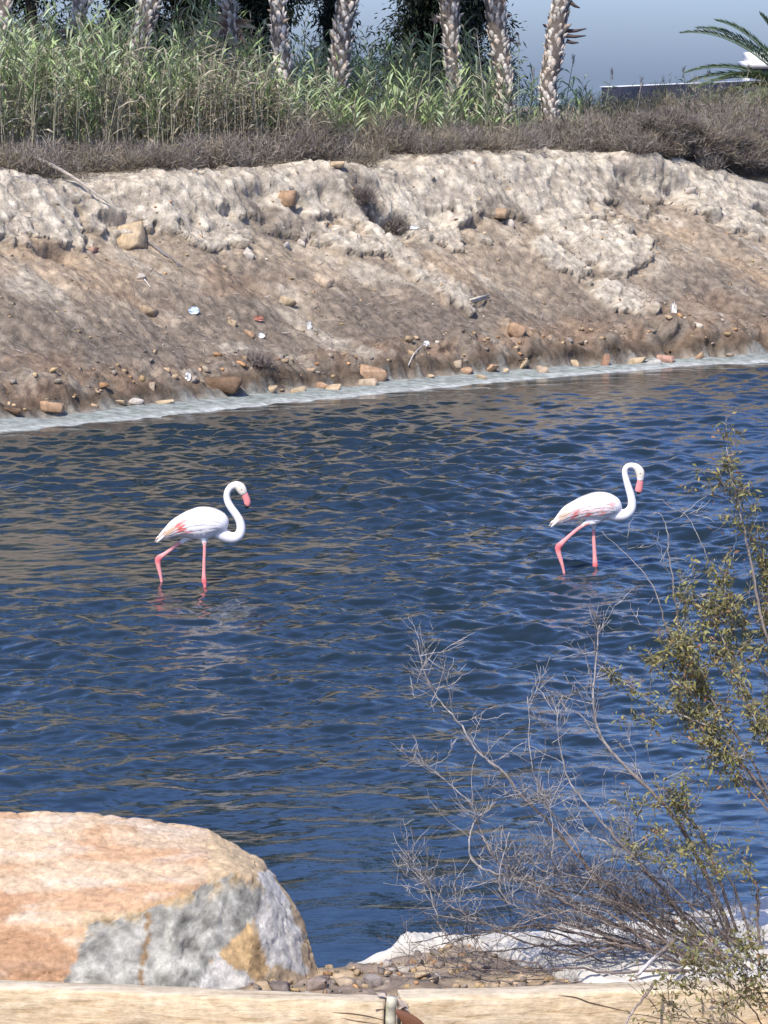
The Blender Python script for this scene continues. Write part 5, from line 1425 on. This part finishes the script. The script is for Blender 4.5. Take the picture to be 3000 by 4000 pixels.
B_ = [
 # bare branches, root end first
 ([(2900, 3760), (2760, 3420), (2640, 3200), (2560, 3110), (2420, 2970), (2345, 2870), (2318, 2740), (2330, 2560), (2340, 2440)], .020, .003, 15, 0, 0, None, (20.7, 20.3)),
 ([(2800, 3760), (2690, 3600), (2560, 3440), (2400, 3270), (2300, 3150), (2227, 3060), (2190, 2930), (2170, 2760)], .014, .0025, 16, 0, 0, None, (20.5, 20.1)),
 ([(2800, 3740), (2600, 3620), (2350, 3440), (2150, 3220), (2040, 3110), (1960, 3010), (1870, 2940), (1790, 2820), (1720, 2740), (1655, 2620), (1628, 2500)], .014, .002, 15, 0, 0, None, (20.5, 20.2)),
 ([(2450, 3640), (2200, 3500), (2010, 3400), (1930, 3350), (1860, 3200), (1830, 3130), (1740, 3050), (1660, 2980)], .010, .002, 16, 0, 0, None, (20.4, 20.1)),
 ([(2850, 3790), (2600, 3690), (2300, 3570), (2130, 3480), (2000, 3425), (1900, 3400), (1835, 3340), (1845, 3230), (1880, 3180)], .017, .003, 17, 0, 0, None, (20.3, 20.2)),
 ([(2300, 3740), (2050, 3680), (1880, 3600), (1760, 3540), (1690, 3470), (1610, 3400), (1560, 3340)], .009, .002, 18, 0, 0, None, (20.3, 20.3)),
 ([(2100, 3760), (1900, 3740), (1760, 3680), (1700, 3560), (1670, 3450), (1620, 3460)], .007, .002, 14, 0, 0, None, (20.2, 20.3)),
 ([(2700, 3780), (2480, 3700), (2330, 3720), (2240, 3760)], .014, .006, 14, 0, 0, (.2, .16, .14), (20.2, 20.0)),
 ([(2820, 3800), (2600, 3790), (2400, 3800), (2220, 3780), (2050, 3800)], .014, .005, 12, 0, 0, (.2, .16, .14), (20.1, 19.9)),
 ([(2700, 3700), (2450, 3560), (2300, 3400), (2250, 3300), (2160, 3180), (2080, 3000), (2062, 2720)], .010, .0018, 14, 0, 0, None, (20.5, 20.3)),
 ([(2600, 3640), (2400, 3460), (2180, 3400), (2160, 3240), (2140, 3120)], .009, .0022, 17, 0, 0, None, (20.4, 20.2)),
 ([(2500, 3700), (2250, 3620), (2080, 3560), (1980, 3520), (1950, 3420), (1990, 3250)], .009, .0022, 18, 0, 0, None, (20.2, 20.1)),
 ([(2760, 3720), (2580, 3480), (2470, 3360), (2380, 3300), (2260, 3230)], .010, .003, 17, 0, 0, None, (20.6, 20.7)),
 ([(2870, 3760), (2800, 3560), (2700, 3440), (2600, 3380), (2500, 3340), (2440, 3280)], .011, .003, 16, .12, .5, None, (20.6, 20.5)),
 ([(2200, 3790), (1950, 3790), (1800, 3780), (1640, 3770), (1560, 3700)], .008, .003, 13, 0, 0, (.26, .21, .18), (20.1, 20.2)),
 ([(2700, 3760), (2550, 3650), (2400, 3620), (2250, 3560), (2120, 3580), (2000, 3620)], .010, .003, 20, 0, 0, (.30, .26, .23), (20.2, 20.1)),
 ([(2650, 3740), (2500, 3560), (2330, 3500), (2240, 3440), (2120, 3400), (2020, 3330)], .010, .003, 18, 0, 0, (.34, .30, .27), (20.3, 20.4)),
 # tall thin bare shoots
 ([(2780, 2900), (2690, 2640), (2600, 2440), (2560, 2310), (2490, 2210), (2350, 2075)], .008, .0015, 5, 0, 0, None, (20.6, 20.4)),
 ([(2720, 2800), (2660, 2560), (2645, 2400), (2615, 2180), (2605, 2070), (2580, 2010), (2540, 2000)], .006, .0015, 5, 0, 0, (.5, .48, .42), (20.6, 20.4)),
 ([(2900, 2600), (2820, 2300), (2770, 2190), (2710, 2060), (2662, 1985)], .005, .0014, 3, 0, 0, (.5, .47, .44), (20.7, 20.6)),
 # leafy branches
 ([(3240, 3780), (3200, 3300), (3120, 2900), (3040, 2620), (2975, 2420), (2935, 2200), (2895, 2020), (2870, 1900), (2838, 1745)], .018, .003, 7, .16, .6, (.36, .31, .26), (20.7, 20.4)),
 ([(3220, 3780), (3180, 3400), (3080, 3050), (2960, 2780), (2860, 2580), (2790, 2430), (2700, 2335)], .016, .003, 9, .36, .40, (.36, .31, .26), (20.7, 20.5)),
 ([(3220, 3780), (3140, 3400), (3000, 3120), (2890, 2970), (2800, 2860), (2680, 2800), (2560, 2755), (2440, 2665)], .015, .003, 8, .36, .40, (.36, .31, .26), (20.7, 20.4)),
 ([(3120, 3300), (2930, 2960), (2790, 2750), (2720, 2650), (2680, 2560), (2625, 2470)], .010, .003, 9, .36, .35, (.36, .31, .26), (20.6, 20.5)),
 ([(3240, 3500), (3160, 3000), (3080, 2700), (3010, 2450), (2990, 2250), (2960, 2080)], .012, .003, 9, .34, .3, (.36, .31, .26), (20.8, 20.6)),
 ([(3200, 3600), (3040, 3230), (2920, 3080), (2830, 2980), (2790, 2900), (2780, 2780)], .010, .003, 10, .36, .35, (.36, .31, .26), (20.6, 20.5)),
 ([(3160, 2900), (3040, 2700), (2950, 2560), (2900, 2440), (2850, 2330), (2800, 2300)], .008, .003, 10, .34, .3, (.36, .31, .26), (20.6, 20.6)),
 ([(3160, 3300), (3070, 3020), (2990, 2880), (2920, 2760), (2880, 2640)], .008, .003, 10, .34, .3, (.36, .31, .26), (20.5, 20.4)),
 ([(2880, 3640), (2790, 3380), (2740, 3250), (2690, 3200), (2640, 3160), (2560, 3150)], .012, .003, 10, .30, .3, (.36, .31, .26), (20.5, 20.4)),
 ([(2950, 3760), (2900, 3560), (2840, 3420), (2740, 3330), (2690, 3330)], .010, .003, 10, .28, .5, (.30, .26, .22), (20.5, 20.3)),
 ([(2980, 3780), (2960, 3600), (2960, 3480), (2930, 3420), (2900, 3360)], .012, .004, 12, .25, .3, (.28, .24, .2), (20.5, 20.3)),
 ([(2900, 3790), (2820, 3650), (2760, 3560), (2700, 3530), (2620, 3520)], .012, .004, 14, .0, .3, (.16, .13, .11), (20.4, 20.2)),
 ([(2960, 3790), (2900, 3700), (2840, 3640), (2790, 3590), (2660, 3580)], .012, .004, 14, .0, .3, (.16, .13, .11), (20.3, 20.1)),
 ([(2600, 3740), (2560, 3680), (2480, 3600), (2420, 3560)], .010, .004, 14, .0, .3, (.22, .18, .16), (20.2, 20.1)),
 # pale broken branch leaning over the beam
 ([(2640, 3670), (2560, 3740), (2480, 3815)], .016, .012, 1, 0, 0, (.62, .57, .52), (19.9, 19.5)),
 ([(2560, 3830), (2530, 3880), (2470, 3950), (2440, 4010)], .010, .007, 3, 0, 0, (.40, .33, .28), (19.0, 18.7)),
]
for q in range(20):                                          # dark tangle close to the ground
    x0 = g.uniform(2350, 2950); y0 = g.uniform(3690, 3810); x1 = x0 - g.uniform(250, 1000); x1 = max(x1, 1620); y1 = g.uniform(3380, 3790) + (1900 - min(x1, 1900)) * .3
    y1 = min(y1, 3800); rise = g.uniform(20, 170)
    mx = [(x0 * (1 - w) + x1 * w, y0 * (1 - w) + y1 * w - rise * math.sin(w * 3.1) + g.normal() * 14) for w in (0, .2, .4, .6, .8, 1)]
    B_.append((mx, g.uniform(.007, .012), .003, 8, 0, 0, [(.13, .11, .095), (.28, .25, .225), (.09, .075, .065)][q % 3], (g.uniform(20.0, 20.9), g.uniform(20.0, 20.9))))
for b in B_: branch(b[0], b[1], b[2], b[3], b[4], b[5], b[6], b[7])
tag(leafacc.build('leaves', M['leaf'], bush, False, borg), kind='stuff')

# low leafy shrub in front of the right beam
leafacc = Acc()
sroot = at(2960, 3960, 18.75)
shr = empty('low_shrub', (sroot.x, sroot.y, .2)); tag(shr, 'low olive green leafy shrub at bottom right in front of the beam', 'shrub')
bush, borg = shr, (sroot.x, sroot.y, .2)
for pts, lf in [([(3000, 4040), (2930, 3930), (2850, 3850), (2760, 3800), (2700, 3760)], .7), ([(3050, 4040), (2980, 3900), (2920, 3820), (2860, 3770)], .8), ([(3100, 4040), (3040, 3880), (2990, 3800), (2960, 3740)], .9),
                ([(3000, 4060), (2900, 3990), (2820, 3930), (2740, 3860), (2710, 3840)], .5), ([(2950, 4080), (2850, 4020), (2740, 3990), (2620, 3960), (2560, 3950)], .25), ([(3050, 4050), (3000, 3960), (2940, 3880), (2900, 3840)], 1.0),
                ([(2900, 4080), (2780, 4030), (2650, 3940), (2590, 3900)], .18), ([(3080, 4000), (3020, 3850), (2990, 3760), (2930, 3700)], .9), ([(3100, 3950), (3000, 3880), (2890, 3900), (2800, 3960)], .8)]:
    branch(pts, .006, .002, 9, lf * .30, .35, (.34, .27, .20), (18.8, 18.55))
tag(leafacc.build('leaves', M['leaf'], shr, False, borg), kind='stuff')
